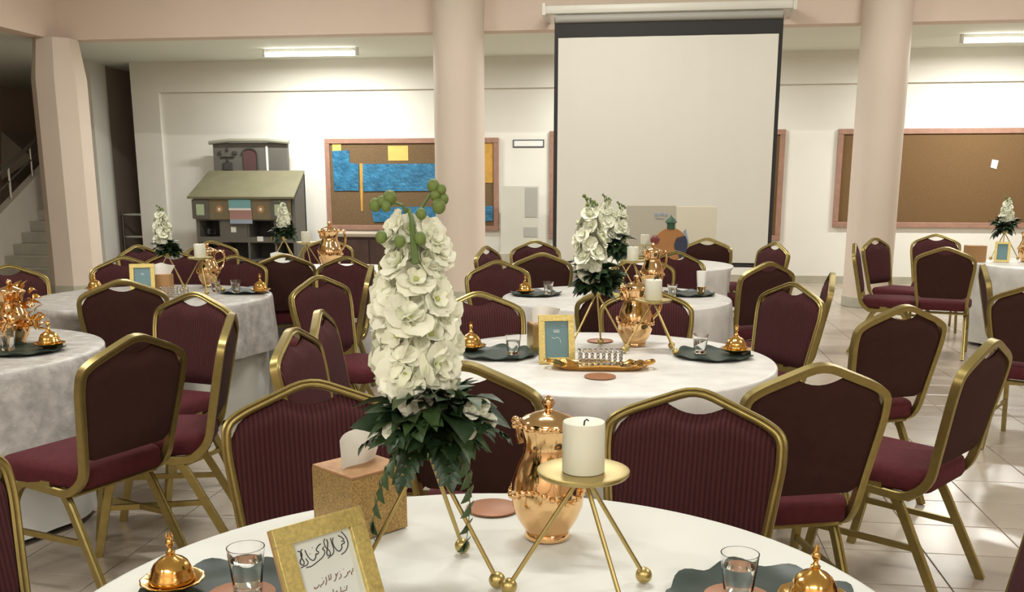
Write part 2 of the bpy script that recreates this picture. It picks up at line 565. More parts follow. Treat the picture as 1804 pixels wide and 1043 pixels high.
fixture(-4.72, 13.52, ZL - .075, 0.02, 'lit fluorescent tube light on the low ceiling above the toy kitchen wall', LOW_W, 'tube lights under the low ceiling')
fixture(4.48, 13.42, ZL - .075, 0, 'lit fluorescent tube light on the low ceiling above the empty corkboard', LOW_W, 'tube lights under the low ceiling')
fixture(-.12, 13.47, ZL - .075, 0, 'added fluorescent tube light, unseen behind the projector screen, brightening the middle of the wall', LOW_W, 'tube lights under the low ceiling')  # added lamp, out of sight, evens the light along the back wall
for hx in (-4.6, -0.6, 3.6):  # unseen hall lamps added to light the tables; rear row gives frontal light
    for hy in (-3.0, 3.6, 9.4):
        fixture(hx, hy, ZH - .075, 0, 'unseen fluorescent tube light added on the high hall ceiling to light the tables', HALL_W * (1.5 if hy < 0 else 1.0), 'unseen tube lights added over the hall')
# ------------------------------------------------------------------ wall furniture


def frame_board(name, label, cat, x0, x1, z0, z1, cork, fw=.075, y=YW):
    t = thing(name, label, cat, ((x0 + x1) / 2, y, z0))
    w2, h = (x1 - x0) / 2, z1 - z0
    ob('cork_panel', MB().box(-w2 + .02, w2 - .02, -.02, -.002, .02, h - .02).mesh('cork_panel', cork, False), t)
    for a in ((-w2, w2, h - fw, h), (-w2, w2, 0, fw), (-w2, -w2 + fw, fw, h - fw), (w2 - fw, w2, fw, h - fw)):
        ob('frame_rail', MB().box(a[0], a[1], -.045, -.001, a[2], a[3], .006).mesh('frame_rail', 'board_wood', False), t)
    return t


b1 = frame_board('corkboard', 'wood-framed corkboard with blue paper shapes and yellow notes behind a round column', 'corkboard', -4.97, -2.27, .73, 2.11, 'cork')
for u0, u1, v0, v1, m_, y, nm in [(684, 720, 257, 283, 'yellow_paper', -.026, 'yellow_note'), (586, 602, 252, 266, 'yellow_paper', -.026, 'yellow_note'), (852, 869, 252, 322, 'ochre_paper', -.026, 'ochre_strip')]:
    a, b = aty(u0, v0, YW), aty(u1, v1, YW)
    ob(nm, MB().box(a.x + 3.62, b.x + 3.62, y, y + .005, b.z - .73, a.z - .73).mesh(nm, m_, False), b1)


def flat(name, px, y, th, m_, parent, ox, oz):
    pts = [aty(u, v, YW) for u, v in px]
    n = len(pts)
    vs = [(p.x - ox, y - th, p.z - oz) for p in pts] + [(p.x - ox, y, p.z - oz) for p in pts]
    fs = [tuple(range(n)), tuple(range(n, 2 * n))[::-1]] + [(i, (i + 1) % n, n + (i + 1) % n, n + i) for i in range(n)]
    return ob(name, MB().add(vs, fs).mesh(name, m_, False), parent)


flat('blue_paper', [(586, 266), (616, 265), (617, 287), (633, 289), (633, 336), (590, 336)], -.021, .012, 'blue_foil', b1, -3.62, .73)
flat('blue_paper', [(640, 289), (800, 288), (800, 336), (641, 337)], -.021, .012, 'blue_foil', b1, -3.62, .73)
flat('blue_paper', [(654, 365), (869, 363), (869, 389), (660, 391)], -.021, .012, 'blue_foil', b1, -3.62, .73)
flat('cord', [(634, 288), (640, 288), (640, 372), (637, 372)], -.021, .006, 'ochre_paper', b1, -3.62, .73)
b2 = frame_board('corkboard', 'large empty corkboard in a wooden frame with one white note', 'corkboard', 2.63, 6.6, .82, 2.2, 'cork2')
flat('white_note', [(1747, 281), (1758, 283), (1754, 298), (1744, 295)], -.021, .008, 'paper', b2, 4.615, .82)
frame_board('corkboard', 'wooden frame edge of a corkboard mostly covered by the projector screen', 'corkboard', -1.50, 1.9, .62, 2.2, 'cork2', y=YW)
# small wall sign
sg = thing('wall_sign', 'small white nameplate with dark outline fixed to the white wall', 'sign', (-1.82, YW, 1.965))
ob('rim', MB().box(-.235, .235, -.014, -.001, 0, .115, .005).mesh('rim', mat('sign_rim', (.09, .10, .13), .5), False), sg)
ob('plate', MB().box(-.215, .215, -.02, -.012, .018, .097).mesh('plate', 'paper', False), sg)
# plastic panel leaning on the wall
lp = thing('leaning_panel', 'translucent white display panel with grey corner standing on a low plinth', 'panel', (-1.905, YW - .25, 0))
ob('sheet', MB().box(-.30, .27, .0, .015, .42, 1.40).mesh('sheet', 'panel', False), lp)
ob('grey_patch', MB().box(.07, .25, -.006, .001, .95, 1.38).mesh('grey_patch', 'panel_grey', False), lp)
ob('grey_strip', MB().box(.05, .25, -.006, .001, .66, .80).mesh('grey_strip', 'panel_grey', False), lp)
ob('plinth', MB().box(-.40, .32, -.12, .16, 0, .42, .01).mesh('plinth', 'skirt', False), lp)

# ------------------------------------------------------------------ projector screen
ps = thing('projector_screen', 'white pull-down projector screen with black border hung from the upper wall', 'projector screen', (.12, 11.62, .50))
sx0, sx1 = -1.26, 1.29
zt = 2.80
ob('border', MB().box(sx0, sx1, 0, .006, .0, zt).mesh('border', 'screen_black', False), ps)


def scr(u, v):
    x = sx0 + .045 + (sx1 - sx0 - .09) * u
    return (x, -.014 + .004 * math.sin(x * 9) + .003 * math.sin(x * 21 + 1), .035 + (zt - .26) * v)


mb = MB().grid(scr, 60, 2)
ob('sheet', mb.mesh('sheet', 'screen'), ps)
ob('bottom_bar', MB().tube([(sx0 - .02, 0, 0), (sx1 + .02, 0, 0)], .018, 10).mesh('bottom_bar', 'screen_black'), ps)
ob('housing', MB().box(sx0 - .13, sx1 + .12, -.05, .06, zt + .03, zt + .13, .03).mesh('housing', 'screen_case'), ps)
ob('roll', MB().tube([(sx0 + .01, .0, zt - .02), (sx1 - .01, .0, zt - .02)], .045, 14).mesh('roll', mat('screen_roll', (.36, .35, .31), .6)), ps)
for x in (sx0 - .12, sx1 + .11):
    ob('bracket', MB().box(x - .02, x + .02, -.06, .525, zt + .02, zt + .15, .004).mesh('bracket', 'screen_case', False), ps)

# ------------------------------------------------------------------ toy kitchen & counter
tk = thing('toy_kitchen', 'grey wooden play shop with sloping roof, cubbyholes and striped cloth', 'toy kitchen', (-5.925, 13.9, 0))
W2 = .775
ob('back_panel', MB().box(-W2, W2, .32, .36, 0, 1.58).mesh('back_panel', 'dark_toy', False), tk)
for x in (-W2, W2 - .05):
    ob('side_panel', MB().add([(x, -.1, 0), (x + .05, -.1, 0), (x + .05, .36, 0), (x, .36, 0), (x, -.1, 1.22), (x + .05, -.1, 1.22), (x + .05, .36, 1.58), (x, .36, 1.58)],
                              [(0, 1, 2, 3), (4, 5, 6, 7), (0, 1, 5, 4), (1, 2, 6, 5), (2, 3, 7, 6), (3, 0, 4, 7)]).mesh('side_panel', 'grey_toy', False), tk)
ob('roof', MB().add([(-W2 - .06, -.22, 1.22), (W2 + .03, -.22, 1.22), (W2 + .0, .36, 1.60), (-W2 + .04, .36, 1.60), (-W2 - .06, -.22, 1.25), (W2 + .03, -.22, 1.25), (W2 + .0, .36, 1.63), (-W2 + .04, .36, 1.63)],
                    [(0, 1, 2, 3), (4, 5, 6, 7), (0, 1, 5, 4), (1, 2, 6, 5), (2, 3, 7, 6), (3, 0, 4, 7)]).mesh('roof', 'toy_roof', False), tk)
ob('front_board', MB().box(-W2, W2 - .05, -.16, -.13, .92, 1.22).mesh('front_board', 'toy_front', False), tk)
for x in (-.66, .55):
    ob('front_square', MB().box(x - .13, x + .13, -.175, -.16, .93, 1.21).mesh('front_square', 'grey_toy', False), tk)
ob('mint_card', MB().box(-.72, -.60, -.185, -.175, .98, 1.14).mesh('mint_card', 'mint', False), tk)
ob('mint_card', MB().box(.49, .61, -.185, -.175, .98, 1.14).mesh('mint_card', 'mint', False), tk)
for x in (-.37, .27):
    ob('wreath', MB().lathe([(.035, -.02), (.055, -.025), (.06, 0), (.035, 0)], 14).xf(Matrix.Translation((x, -.165, 1.07)) @ Matrix.Rotation(PI / 2, 4, 'X')).mesh('wreath', 'wood_edge'), tk)
    ob('wreath_card', MB().box(x - .02, x + .02, -.17, -.16, 1.045, 1.09).mesh('wreath_card', 'paper', False), tk)
sc = ob('striped_cloth', MB().box(-.21, .13, -.19, -.175, 1.08, 1.21).mesh('striped_cloth', 'teal_cloth', False), tk)
ob('cloth_band', MB().box(-.20, .14, -.192, -.176, .92, 1.06).mesh('cloth_band', 'pink_cloth', False), tk)
ob('cloth_band', MB().box(-.21, .13, -.194, -.177, 1.055, 1.085).mesh('cloth_band', 'paper', False), tk)
ob('cloth_band', MB().box(-.20, .14, -.192, -.176, .86, .92).mesh('cloth_band', 'pale_blue', False), tk)
for z in (.30, .58, .90):
    ob('shelf', MB().box(-W2 + .05, W2 - .05, -.10, .32, z, z + (.08 if z > .5 else .03)).mesh('shelf', 'grey_toy', False), tk)
for x in (-.40, .03, .45):
    ob('divider', MB().box(x - .015, x + .015, -.09, .32, 0, .90).mesh('divider', 'grey_toy', False), tk)
dr = ob('cubby_door', MB().box(-.385, .015, -.105, -.09, .66, .90).mesh('cubby_door', 'grey_toy', False), tk)
ob('door_note', MB().box(-.23, -.15, -.112, -.105, .73, .81).mesh('door_note', 'paper', False), dr)
ob('shelf_note', MB().box(.17, .26, -.11, -.10, .60, .67).mesh('shelf_note', 'paper', False), tk)
ob('hook', MB().tube([(.40, -.11, .60), (.40, -.13, .62), (.40, -.12, .67)], .012, 6).mesh('hook', 'brass'), tk)
ct = thing('glass_cup', 'small glass cup standing in a cubbyhole of the grey play shop', 'cup', (-6.58, 13.95, .66))
ob('bowl', MB().lathe([(.04, 0), (.045, .01), (.065, .11), (.06, .11), (.04, .02)], 16).mesh('bowl', 'glass'), ct)
ob('handle', MB().tube([(.05, 0, .03), (.10, 0, .05), (.10, 0, .08), (.06, 0, .09)], .008, 6).mesh('handle', 'glass'), ct)
# grey toy stove panel behind
tp = thing('play_panel', 'grey upright play wall with arched opening behind the play shop', 'play panel', (-6.09, 14.5, 0))
bm_ = MB().box(-.60, .60, 0, .06, 0, 2.05, .01)
ob('board', bm_.mesh('board', 'grey_toy', False), tp)
ob('top_trim', MB().tube([(-.64, -.03, 2.05), (-.3, -.05, 2.08), (.3, -.05, 2.08), (.64, -.03, 2.05)], .03, 8).mesh('top_trim', mat('toy_trim', (.32, .32, .25), .5)), tp)
ar = [(-.11, 1.5), (.11, 1.5), (.11, 1.88)] + [(.11 * math.cos(a), 1.88 + .08 * math.sin(a)) for a in [k * PI / 10 for k in range(1, 10)]] + [(-.11, 1.88)]
ob('arched_opening', MB().prism(ar, 0, .02).xf(Matrix.Rotation(PI / 2, 4, 'X')).mesh('arched_opening', 'toy_door', False), tp)
ob('arch_rim', MB().tube([(x * 1.1, -.02, z) for x, z in [ar[-1]] + ar[-2:2:-1] + [ar[2], ar[1]]], .016, 6).mesh('arch_rim', 'dark_toy'), tp)
ob('gap_strip', MB().box(.255, .285, -.012, .0, 1.3, 2.0).mesh('gap_strip', 'paper', False), tp)
for (x, z, w_, h_) in [(-.48, 1.90, .05, .05), (-.24, 1.90, .07, .05), (-.36, 1.84, .22, .02), (-.36, 1.70, .15, .12), (-.36, 1.95, .03, .05), (-.36, 1.79, .03, .05)]:
    ob('moulded_shape', MB().box(x - w_ / 2, x + w_ / 2, -.025, 0, z - h_ / 2, z + h_ / 2, .006).mesh('moulded_shape', 'dark_toy', False), tp)
cn = thing('wooden_counter', 'dark brown wooden counter with a pale top below the corkboard', 'counter', (-3.75, 13.6, 0))
ob('worktop', MB().box(-.80, .80, -.25, .30, .70, .75, .008).mesh('worktop', 'counter_top', False), cn)
ob('body', MB().box(-.72, .72, -.18, .28, 0, .70).mesh('body', 'counter', False), cn)
for x in (-.36, 0, .36):
    ob('door_panel', MB().box(x - .17, x + .17, -.20, -.18, .05, .66, .006).mesh('door_panel', 'counter', False), cn)
ob('side_leaf', MB().box(-.80, -.70, -.19, -.17, .0, .62).mesh('side_leaf', 'panel', False), cn)


def rounded(pts, rad, n=5):
    pts = [Vector(p) for p in pts]
    out = [pts[0]]
    for i in range(1, len(pts) - 1):
        a, b, c = pts[i - 1], pts[i], pts[i + 1]
        r = rad[i] if isinstance(rad, (list, tuple)) else rad
        d1, d2 = (a - b), (c - b)
        l = min(r, d1.length * .48, d2.length * .48)
        p, q = b + d1.normalized() * l, b + d2.normalized() * l
        for k in range(n + 1):
            t = k / n
            out.append(p * (1 - t) ** 2 + b * 2 * t * (1 - t) + q * t * t)
    out.append(pts[-1])
    return out


# ================================================================== CHAIR
CZ = .94            # top of the back


def by(z): return .185 + (z - .42) * .20     # recline of the back


def chair_kit():
    half = [(.190, .44), (.203, .56), (.229, .765), (.226, .835), (.180, .864), (0, CZ - .004)]
    path = [(-.197, -.10, .392), (-.197, .12, .378)]
    path += [(-x, by(z), z) for x, z in half] + [(x, by(z), z) for x, z in half[-2::-1]]
    path += [(.197, .12, .378), (.197, -.10, .392)]
    n = len(path)
    rad = [.05] * n
    for i in (1, 2, n - 2, n - 3): rad[i] = .06
    rad[4] = rad[n - 5] = .06
    rad[7] = .05
    fp = rounded(path, rad, 4)
    pr = [(-.0125, -.014), (-.006, -.016), (.006, -.016), (.0125, -.014), (.0125, .013), (.007, .0165), (.003, .012), (-.003, .012), (-.007, .0165), (-.0125, .013)]
    frame = MB().tube(fp, 1, prof=pr).mesh('back_frame', 'gold_frame', True, 50)

    def hw(z):
        pts = [(.44, .190), (.56, .203), (.78, .229), (.95, .229)]
        for (z0, a), (z1, b) in zip(pts, pts[1:]):
            if z <= z1: return a + (b - a) * max(0, (z - z0)) / (z1 - z0)
        return .229

    def ztop(s):
        a = abs(s)
        x = a * .229
        z = CZ - .004 - x * .40
        if x > .175: z -= (x - .175) * .5 + max(0, (x - .20)) * .9
        z -= .011
        if x < .078: z = CZ - .015 - .0312 - .024 * (1 - (x / .078) ** 2)
        return z

    def pad(sign, bulge, off):
        def fn(u, v):
            s = -1 + 2 * u
            s2 = math.copysign(abs(s) ** .85, s)
            zb = .505 + .035 * max(0, (abs(s2) - .8) / .2) ** 2
            zz = zb + (ztop(s2) - zb) * v
            x = s2 * (hw(zz) - .005)
            e = min(1, (1 - abs(s2)) * 9) * min(1, v * 7 + .0) * min(1, (1 - v) * 9)
            e = math.sqrt(max(0, e))
            bell = (1 - s2 * s2) * .45 + .55
            return (x, by(zz) + sign * (off + bulge * e * bell), zz)
        return fn
    front = MB().grid(pad(-1, .030, .002), 28, 16).mesh('backrest', 'maroon')
    rear = MB().grid(pad(1, .012, .003), 28, 10).mesh('back_panel', 'maroon_back')
    # seat: rounded cushion
    def outline(ins):
        o_ = []
        for cx, cy, a0 in ((.225, -.245, -90), (.195, .185, 0), (-.195, .185, 90), (-.225, -.245, 180)):
            r = .055
            sx, sy = math.copysign(1, cx), math.copysign(1, cy)
            for k in range(6):
                a = math.radians(a0 + k * 18)
                o_.append((cx - sx * r + (r - ins) * math.cos(a), cy - sy * r + (r - ins) * math.sin(a)))
        return o_
    vs, fs = [], []
    rings = [(.03, .397), (.006, .400), (0, .412), (0, .452), (.006, .467), (.02, .478), (.05, .484)]
    for ins, z in rings: vs += [(x, y, z) for x, y in outline(ins)]
    for i in range(len(rings) - 1):
        fs += [(i * 24 + k, i * 24 + (k + 1) % 24, i * 24 + 24 + (k + 1) % 24, i * 24 + 24 + k) for k in range(24)]
    fs += [tuple(range(24))[::-1]]
    vs.append((0, -.03, .492))
    fs += [(6 * 24 + k, 6 * 24 + (k + 1) % 24, len(vs) - 1) for k in range(24)]
    seat = MB().add(vs, fs).mesh('seat', 'maroon_seat', True, 60)
    lp_ = [(-.011, -.015), (.011, -.015), (.011, .015), (.003, .016), (0, .011), (-.003, .016), (-.011, .015)]
    legs = []
    for s in (-1, 1):
        f = rounded([(s * .198, .03, .402), (s * .198, -.13, .402), (s * .205, -.19, .30), (s * .212, -.255, 0)], [0, .09, .1, 0], 5)
        legs.append(MB().tube(f, 1, prof=lp_).mesh('leg', 'gold_frame', True, 50))
        r = rounded([(s * .182, .06, .385), (s * .186, .10, .33), (s * .198, .265, 0)], .05, 4)
        legs.append(MB().tube(r, 1, prof=lp_).mesh('leg', 'gold_frame', True, 50))
    strs = []
    for s in (-1, 1):
        strs.append(MB().tube([(s * .205, -.212, .20), (s * .192, .165, .20)], 1, prof=[(-.006, -.011), (.006, -.011), (.006, .011), (-.006, .011)], up=(0, 0, 1)).mesh('stretcher', 'gold_frame', False))
    strs.append(MB().tube([(-.19, .12, .375), (.19, .12, .375)], .011, 8).mesh('stretcher', 'gold_frame'))
    strs.append(MB().tube([(-.198, -.08, .39), (.198, -.08, .39)], .011, 8).mesh('stretcher', 'gold_frame'))
    k = [('seat', seat, None, []), ('backrest', front, None, []), ('back_panel', rear, None, []), ('back_frame', frame, None, [])]
    k += [('leg', m, None, []) for m in legs] + [('stretcher', m, None, []) for m in strs]
    return k


CHAIR = chair_kit()
PLACED = []


def chair(u, v, head, label, group):
    """peak of the back seen at pixel (u,v); head = facing, degrees, 0 = towards the camera, 90 = to the right"""
    p = atz(u, v, CZ)
    rz = math.radians(head) + YAW + math.atan((902 - u) / FPX)     # heading is told against the line of sight
    f = Vector((math.sin(rz), -math.cos(rz), 0))
    q = p + f * by(CZ)
    t = thing('banquet_chair', label, 'chair', (q.x, q.y, 0), rz, group)
    kit_place(CHAIR, t)
    PLACED.append((q.x, q.y, rz))
    return t


TA, TB_, TC, TD, TE_, TF, TG, TH = ('the calligraphy-frame table', 'the glass-dish table', 'the screen table', 'the silver table near the stairs',
    'the silver play-shop table', 'the corkboard table', 'the orange-disc table', 'the counter table')
gA, gB, gC, gD, gE, gF, gG, gH = ('chairs at ' + q for q in (TA, TB_, TC, TD, TE_, TF, TG, TH))
MC = 'maroon gold-framed chair '
CHAIRS = [
    # table with the calligraphy frame
    (545, 667, 8, MC + 'with ribbed back right behind the glitter tissue box', gA),
    (1228, 682, -12, MC + 'with ribbed back right behind the candle and gold jug', gA),
    (-195, 775, 30, MC + 'cut off, beside the white skirt of the silver table near the stairs', gA),
    (1930, 792, -78, MC + 'cut off, beside the open tiles at ' + TA, gA),
    # table with the glass dish
    (818, 637, 160, MC + 'seen from behind, right behind the flower spike and gold jug', gB),
    (1450, 640, 208, MC + 'seen from behind, half covered by the chair behind the candle', gB),
    (1752, 597, 252, MC + 'standing askew on open tiles, seat pointing to ' + TA, gB),
    (1597, 537, 220, MC + 'with plain rear, alone on tiles behind the askew chair', gB),
    (1401, 497, -45, MC + 'beyond ' + TB_ + ', overlapping an edge-on chair', gB),
    (1468, 480, -86, MC + 'seen exactly edge-on beside the open tiled floor', gB),
    (1140, 505, 0, MC + 'directly behind the gold jug at ' + TB_, gB),
    (840, 513, 18, MC + 'behind a gold bowl of the glass-dish table, next to white blossoms', gB),
    (512, 577, 69, MC + 'side-on, nearer of two above the chair behind the tissue box', gB),
    (560, 545, 79, MC + 'side-on, farther of two above the chair behind the tissue box', gB),
    (558, 485, 45, MC + 'facing the glass-dish table, beside the silver cloth of the play-shop table', gB),
    # silver-draped table near the stairs
    (240, 588, 222, MC + 'seen from behind, seat pushed to the silver table near the stairs', gD),
    (345, 514, -40, MC + 'with handle gap showing white cloth, next to an edge-on chair', gD),
    (409, 551, 263, MC + 'edge-on beside the chair with a white handle gap', gD),
    (12, 466, 12, MC + 'behind the gold jug on the silver table near the stairs', gD),
    # silver-draped table before the play shop
    (214, 492, 176, MC + 'seen from behind, hiding part of a gold frame with blue card', gE),
    (216, 451, 10, MC + 'between the blue-card frame and the faceted column', gE),
    (241, 431, 40, MC + 'small and far, peeking out before the dark passage railing', gE),
    (305, 441, 5, MC + 'behind the tissue box and flower stand of the play-shop table', gE),
    (371, 424, 8, MC + 'behind the candle of the play-shop table, before the grey play shop', gE),
    (414, 449, -14, MC + 'behind the small glass and leaf mat of the play-shop table', gE),
    (611, 451, -28, MC + 'with its left side hidden, before the gold jug by the brown counter', gE),
    (655, 466, -94, MC + 'seen edge-on between two chairs before the brown counter', gE),
    # table by the brown counter
    (499, 447, 184, MC + 'seen from behind before the flowers of the table by the brown counter', gH),
    (577, 420, -4, MC + 'behind the gold jug standing by the brown counter', gH),
    (706, 443, 142, MC + 'half hidden by the tall white blossoms, before the round column', gH),
    # round table before the screen
    (875, 458, 22, MC + 'at the screen table, near the thick round column', gC),
    (1092, 502, 172, MC + 'seen from behind, screen table cloth showing through its handle gap', gC),
    (1132, 450, 0, MC + 'behind the candle stand of the screen table', gC),
    (1193, 442, -20, MC + 'between two chairs at the screen table, below the orange disc', gC),
    (1357, 461, 222, MC + 'with plain rear, seat reaching the screen table cloth', gC),
    # table with the orange disc
    (955, 445, 186, MC + 'with plain dark rear, between two ribbed chairs near the leaning panel', gG),
    (942, 423, 15, MC + 'small, behind a plain-backed chair near the leaning panel', gG),
    (855, 433, 64, MC + 'small and side-on, just emerging from behind the round column', gG),
    (1246, 419, 165, MC + 'before the lower edge of the screen, next to the orange disc', gG),
    (1367, 426, -55, MC + 'before the corner of the projector screen, behind another chair', gG),
    # table by the empty corkboard
    (1667, 435, 178, MC + 'seen from behind at the table by the empty corkboard', gF),
    (1650, 412, 4, MC + 'showing only its top under the empty corkboard', gF),
    (1541, 418, 60, MC + 'side-on before the round column, seat towards the corkboard table', gF),
    (1505, 428, 86, MC + 'almost edge-on, nearest the column of two side-on chairs', gF),
    (1731, 465, 96, MC + 'edge-on against the pale cloth of the table by the empty corkboard', gF),
    (1828, 500, 168, MC + 'cut off, legs on open tiles before the corkboard table', gF),
]
for c in CHAIRS: chair(*c)

# ================================================================== TABLES
TR, TZ = .73, .735


def cloth_mesh(R, ztop, zhem, seed, amp, m_, nfold=11, hemw=.0, at=None, inset=0.0):
    rnd = random.Random(seed)
    ph = [rnd.uniform(0, 2 * PI) for _ in range(6)]

    def fold(a):
        f = .5 * math.sin(nfold * a + ph[0] + .8 * math.sin(2 * a + ph[1])) + .3 * math.sin((nfold * 2 - 3) * a + ph[2]) + .35 * math.sin(5 * a + ph[3])
        return f
    seg = 132
    rings = [(.25, 0, 0), (.6, 0, 0), (.9, 0, 0), (.985, 0, 0), (1.0, -.003, 0), (1.006, -.010, 0)]
    for k in range(1, 12): rings.append((1.008 + .012 * k / 11, -.010 - (ztop - zhem - .010) * k / 11, k / 11))
    vs, fs = [(0, 0, ztop)], []
    near = [(cx - at.x, cy - at.y, rz) for cx, cy, rz in PLACED if math.hypot(cx - at.x, cy - at.y) < R + .45]

    def room(a):
        # how far out the cloth may hang at this angle before a pushed-in seat presses on it
        lim = 9.0
        for cx, cy, rz in near:
            for rr_ in [R * 1.1 - .02 * q for q in range(24)]:
                dx, dy = rr_ * math.cos(a) - cx, rr_ * math.sin(a) - cy
                lx, ly = dx * math.cos(rz) + dy * math.sin(rz), -dx * math.sin(rz) + dy * math.cos(rz)
                if abs(lx) < .245 and -.29 < ly < .30: lim = min(lim, rr_ - .02)
        return max(lim, .35)
    lims = [room(2 * PI * k / seg) for k in range(seg)]
    lims = [sum(min(lims[(k + q) % seg], R * 1.2) for q in range(-2, 3)) / 5 for k in range(seg)]
    for r, dz, t in rings:
        for k in range(seg):
            a = 2 * PI * k / seg
            rr = R * r + amp * (t ** .7) * (fold(a) + .55) - inset * min(1, -dz / .08)
            wgt = min(1, max(0, (-dz - .03) / .17))
            if rr > lims[k] - inset: rr += (lims[k] - inset - rr) * wgt
            vs.append((rr * math.cos(a), rr * math.sin(a), ztop + dz + hemw * t * math.sin(3 * a + ph[4])))
    for k in range(seg): fs.append((0, 1 + k, 1 + (k + 1) % seg))
    for i in range(len(rings) - 1):
        for k in range(seg):
            k2 = (k + 1) % seg
            fs.append((1 + i * seg + k, 1 + i * seg + k2, 1 + (i + 1) * seg + k2, 1 + (i + 1) * seg + k))
    return MB().add(vs, fs).mesh('tablecloth', m_, True, 80)


ttop = MB().lathe([(.5, TZ - .03), (TR - .006, TZ - .03), (TR - .002, TZ - .015), (TR - .006, TZ - .002)], 48).mesh('tabletop', 'plank')
tleg = MB().tube([(0, 0, 0), (0, 0, TZ - .03)], .018, 10).mesh('leg', 'rail')


def table(x, y, what, seed, m_, overlay=False, hem=.03):
    p = cf(x, y)
    t = thing('round_table', 'round wooden banquet table under the cloth of ' + what, 'table', p, 0, 'round banquet tables')
    ob('tabletop', ttop, t)
    for a in (45, 135, 225, 315):
        ob('leg', tleg, t, Matrix.Translation((.48 * math.cos(math.radians(a)), .48 * math.sin(math.radians(a)), 0)))
    o = ob('tablecloth', cloth_mesh(TR, TZ + .0005, hem, seed, .012 if overlay else .035, m_, at=p, inset=.05 if overlay else 0))
    o.location = p
    tag(o, ('floor-length white skirt cloth under the silver overlay of ' if overlay else 'pale round floor-length cloth covering ') + what, 'tablecloth', 'round tablecloths')
    if overlay:
        o = ob('table_overlay', cloth_mesh(TR + .012, TZ + .006, .44, seed + 50, .04, 'silver', 7, .035, at=p))
        o.location = p
        tag(o, 'crushed silver overlay cloth draped over ' + what, 'tablecloth', 'silver table overlays')
    return p


P_A = table(-.05, 1.48, TA, 1, 'cloth')
P_B = table(.36, 4.0, TB_, 2, 'satin')
P_C = table(.67, 6.22, TC, 3, 'satin')
P_D = table(-2.57, 4.12, TD, 4, 'cloth', True)
P_E = table(-2.31, 6.20, TE_, 5, 'cloth', True)
P_F = table(4.97, 8.72, TF, 6, 'satin')
P_G = table(1.25, 8.75, TG, 7, 'satin')
P_H = table(-1.56, 8.08, TH, 8, 'satin')
ZT = TZ + .003        # top of a covered table
ZO = TZ + .010        # top of a table with an overlay


def sit(u, v, z=ZT):
    p = atz(u, v, z)
    return p


def rzc(deg): return math.radians(deg) + YAW


# ------------------------------------------------------------------ jug
def jug_kit():
    prof = [(.044, 0), (.050, .002), (.050, .010), (.047, .016), (.052, .022), (.066, .045), (.077, .075), (.081, .105), (.078, .135), (.068, .162), (.059, .182), (.054, .198), (.0525, .212), (.055, .230), (.061, .248), (.066, .258), (.064, .262), (.052, .258)]
    body = MB().lathe(prof, 40, wob=lambda a, z: .012 * math.sin(a * 12) if .06 < z < .16 else 0).mesh('body', 'jug', True, 60)
    lid = MB().lathe([(.062, .258), (.063, .264), (.055, .272), (.032, .282), (.012, .288), (.007, .293), (.011, .299), (.014, .306), (.010, .314), (.004, .320), (0, .322)], 28, wob=lambda a, z: .06 * math.sin(a * 6) if .298 < z < .312 else 0).mesh('lid', 'jug', True, 60)
    beads = MB()
    for k in range(22):
        a = 2 * PI * k / 22
        beads.sphere((.065 * math.cos(a), .065 * math.sin(a), .259), .0062, 8, 6)
    bd = beads.mesh('bead_rim', 'jug')
    hd = MB().tube(rounded([(.055, 0, .245), (.10, 0, .262), (.125, 0, .215), (.112, 0, .15), (.078, 0, .118)], .05, 5), .008, 8)
    hd.sphere((.112, 0, .252), .011, 8, 6)
    sp = MB().tube(rounded([(-.050, 0, .215), (-.062, 0, .240), (-.074, 0, .255)], .03, 4), [.022, .02, .018, .016, .014, .013, .012], 10)
    sp.sphere((-.078, 0, .258), .010, 8, 6).sphere((-.074, .011, .250), .008, 8, 6).sphere((-.074, -.011, .250), .008, 8, 6)
    bm_ = MB()
    for k in range(30):
        a = 2 * PI * k / 30
        bm_.sphere((.0815 * math.cos(a), .0815 * math.sin(a), .112 + .012 * math.sin(3 * a)), .0075, 6, 5)
    return [('body', body, None, [('bead_band', bm_.mesh('bead_band', 'jug'), None, [])]), ('lid', lid, None, []), ('bead_rim', bd, None, []), ('handle', hd.mesh('handle', 'jug'), None, []), ('spout', sp.mesh('spout', 'jug'), None, [])]


JUG = jug_kit()


def jug(u, v, what, z=ZT, rot=20, s=1.0):
    t = thing('gold_jug', 'polished rose-gold lidded jug ' + what, 'jug', sit(u, v, z), rzc(rot), 'gold jugs on the tables')
    t.scale = (s, s, s)
    kit_place(JUG, t)


# ------------------------------------------------------------------ tripod stands
def tripod_kit(h, spread, plate, angs, rr=.0042):
    k = []
    for i in range(3):
        a = math.radians(angs[i])
        c, s_ = math.cos(a), math.sin(a)
        rod = MB().tube([(.006 * c, .006 * s_, h - .006), (spread * c, spread * s_, .016)], rr, 8).mesh('rod', 'brass')
        ball = MB().sphere((spread * c, spread * s_, .0155), .0155, 16, 10).mesh('ball_foot', 'brass')
        k.append(('rod', rod, None, [('ball_foot', ball, None, [])]))
    if plate:
        k.append(('plate', MB().lathe([(.02, h - .012), (.045, h - .006), (.077, h), (.081, h + .004), (.081, h + .009), (.077, h + .010), (.05, h + .007), (0, h + .006)], 40).mesh('plate', 'brass', True, 50), None, []))
    else:
        k.append(('cup', MB().lathe([(.012, h - .012), (.022, h), (.030, h + .012), (.032, h + .028), (.028, h + .028), (.02, h + .01)], 20).mesh('cup', 'brass'), None, []))
    return k


STAND_F = tripod_kit(.25, .135, False, (-20, 66, 198))
STAND_C = tripod_kit(.225, .13, True, (179, 24, -60))


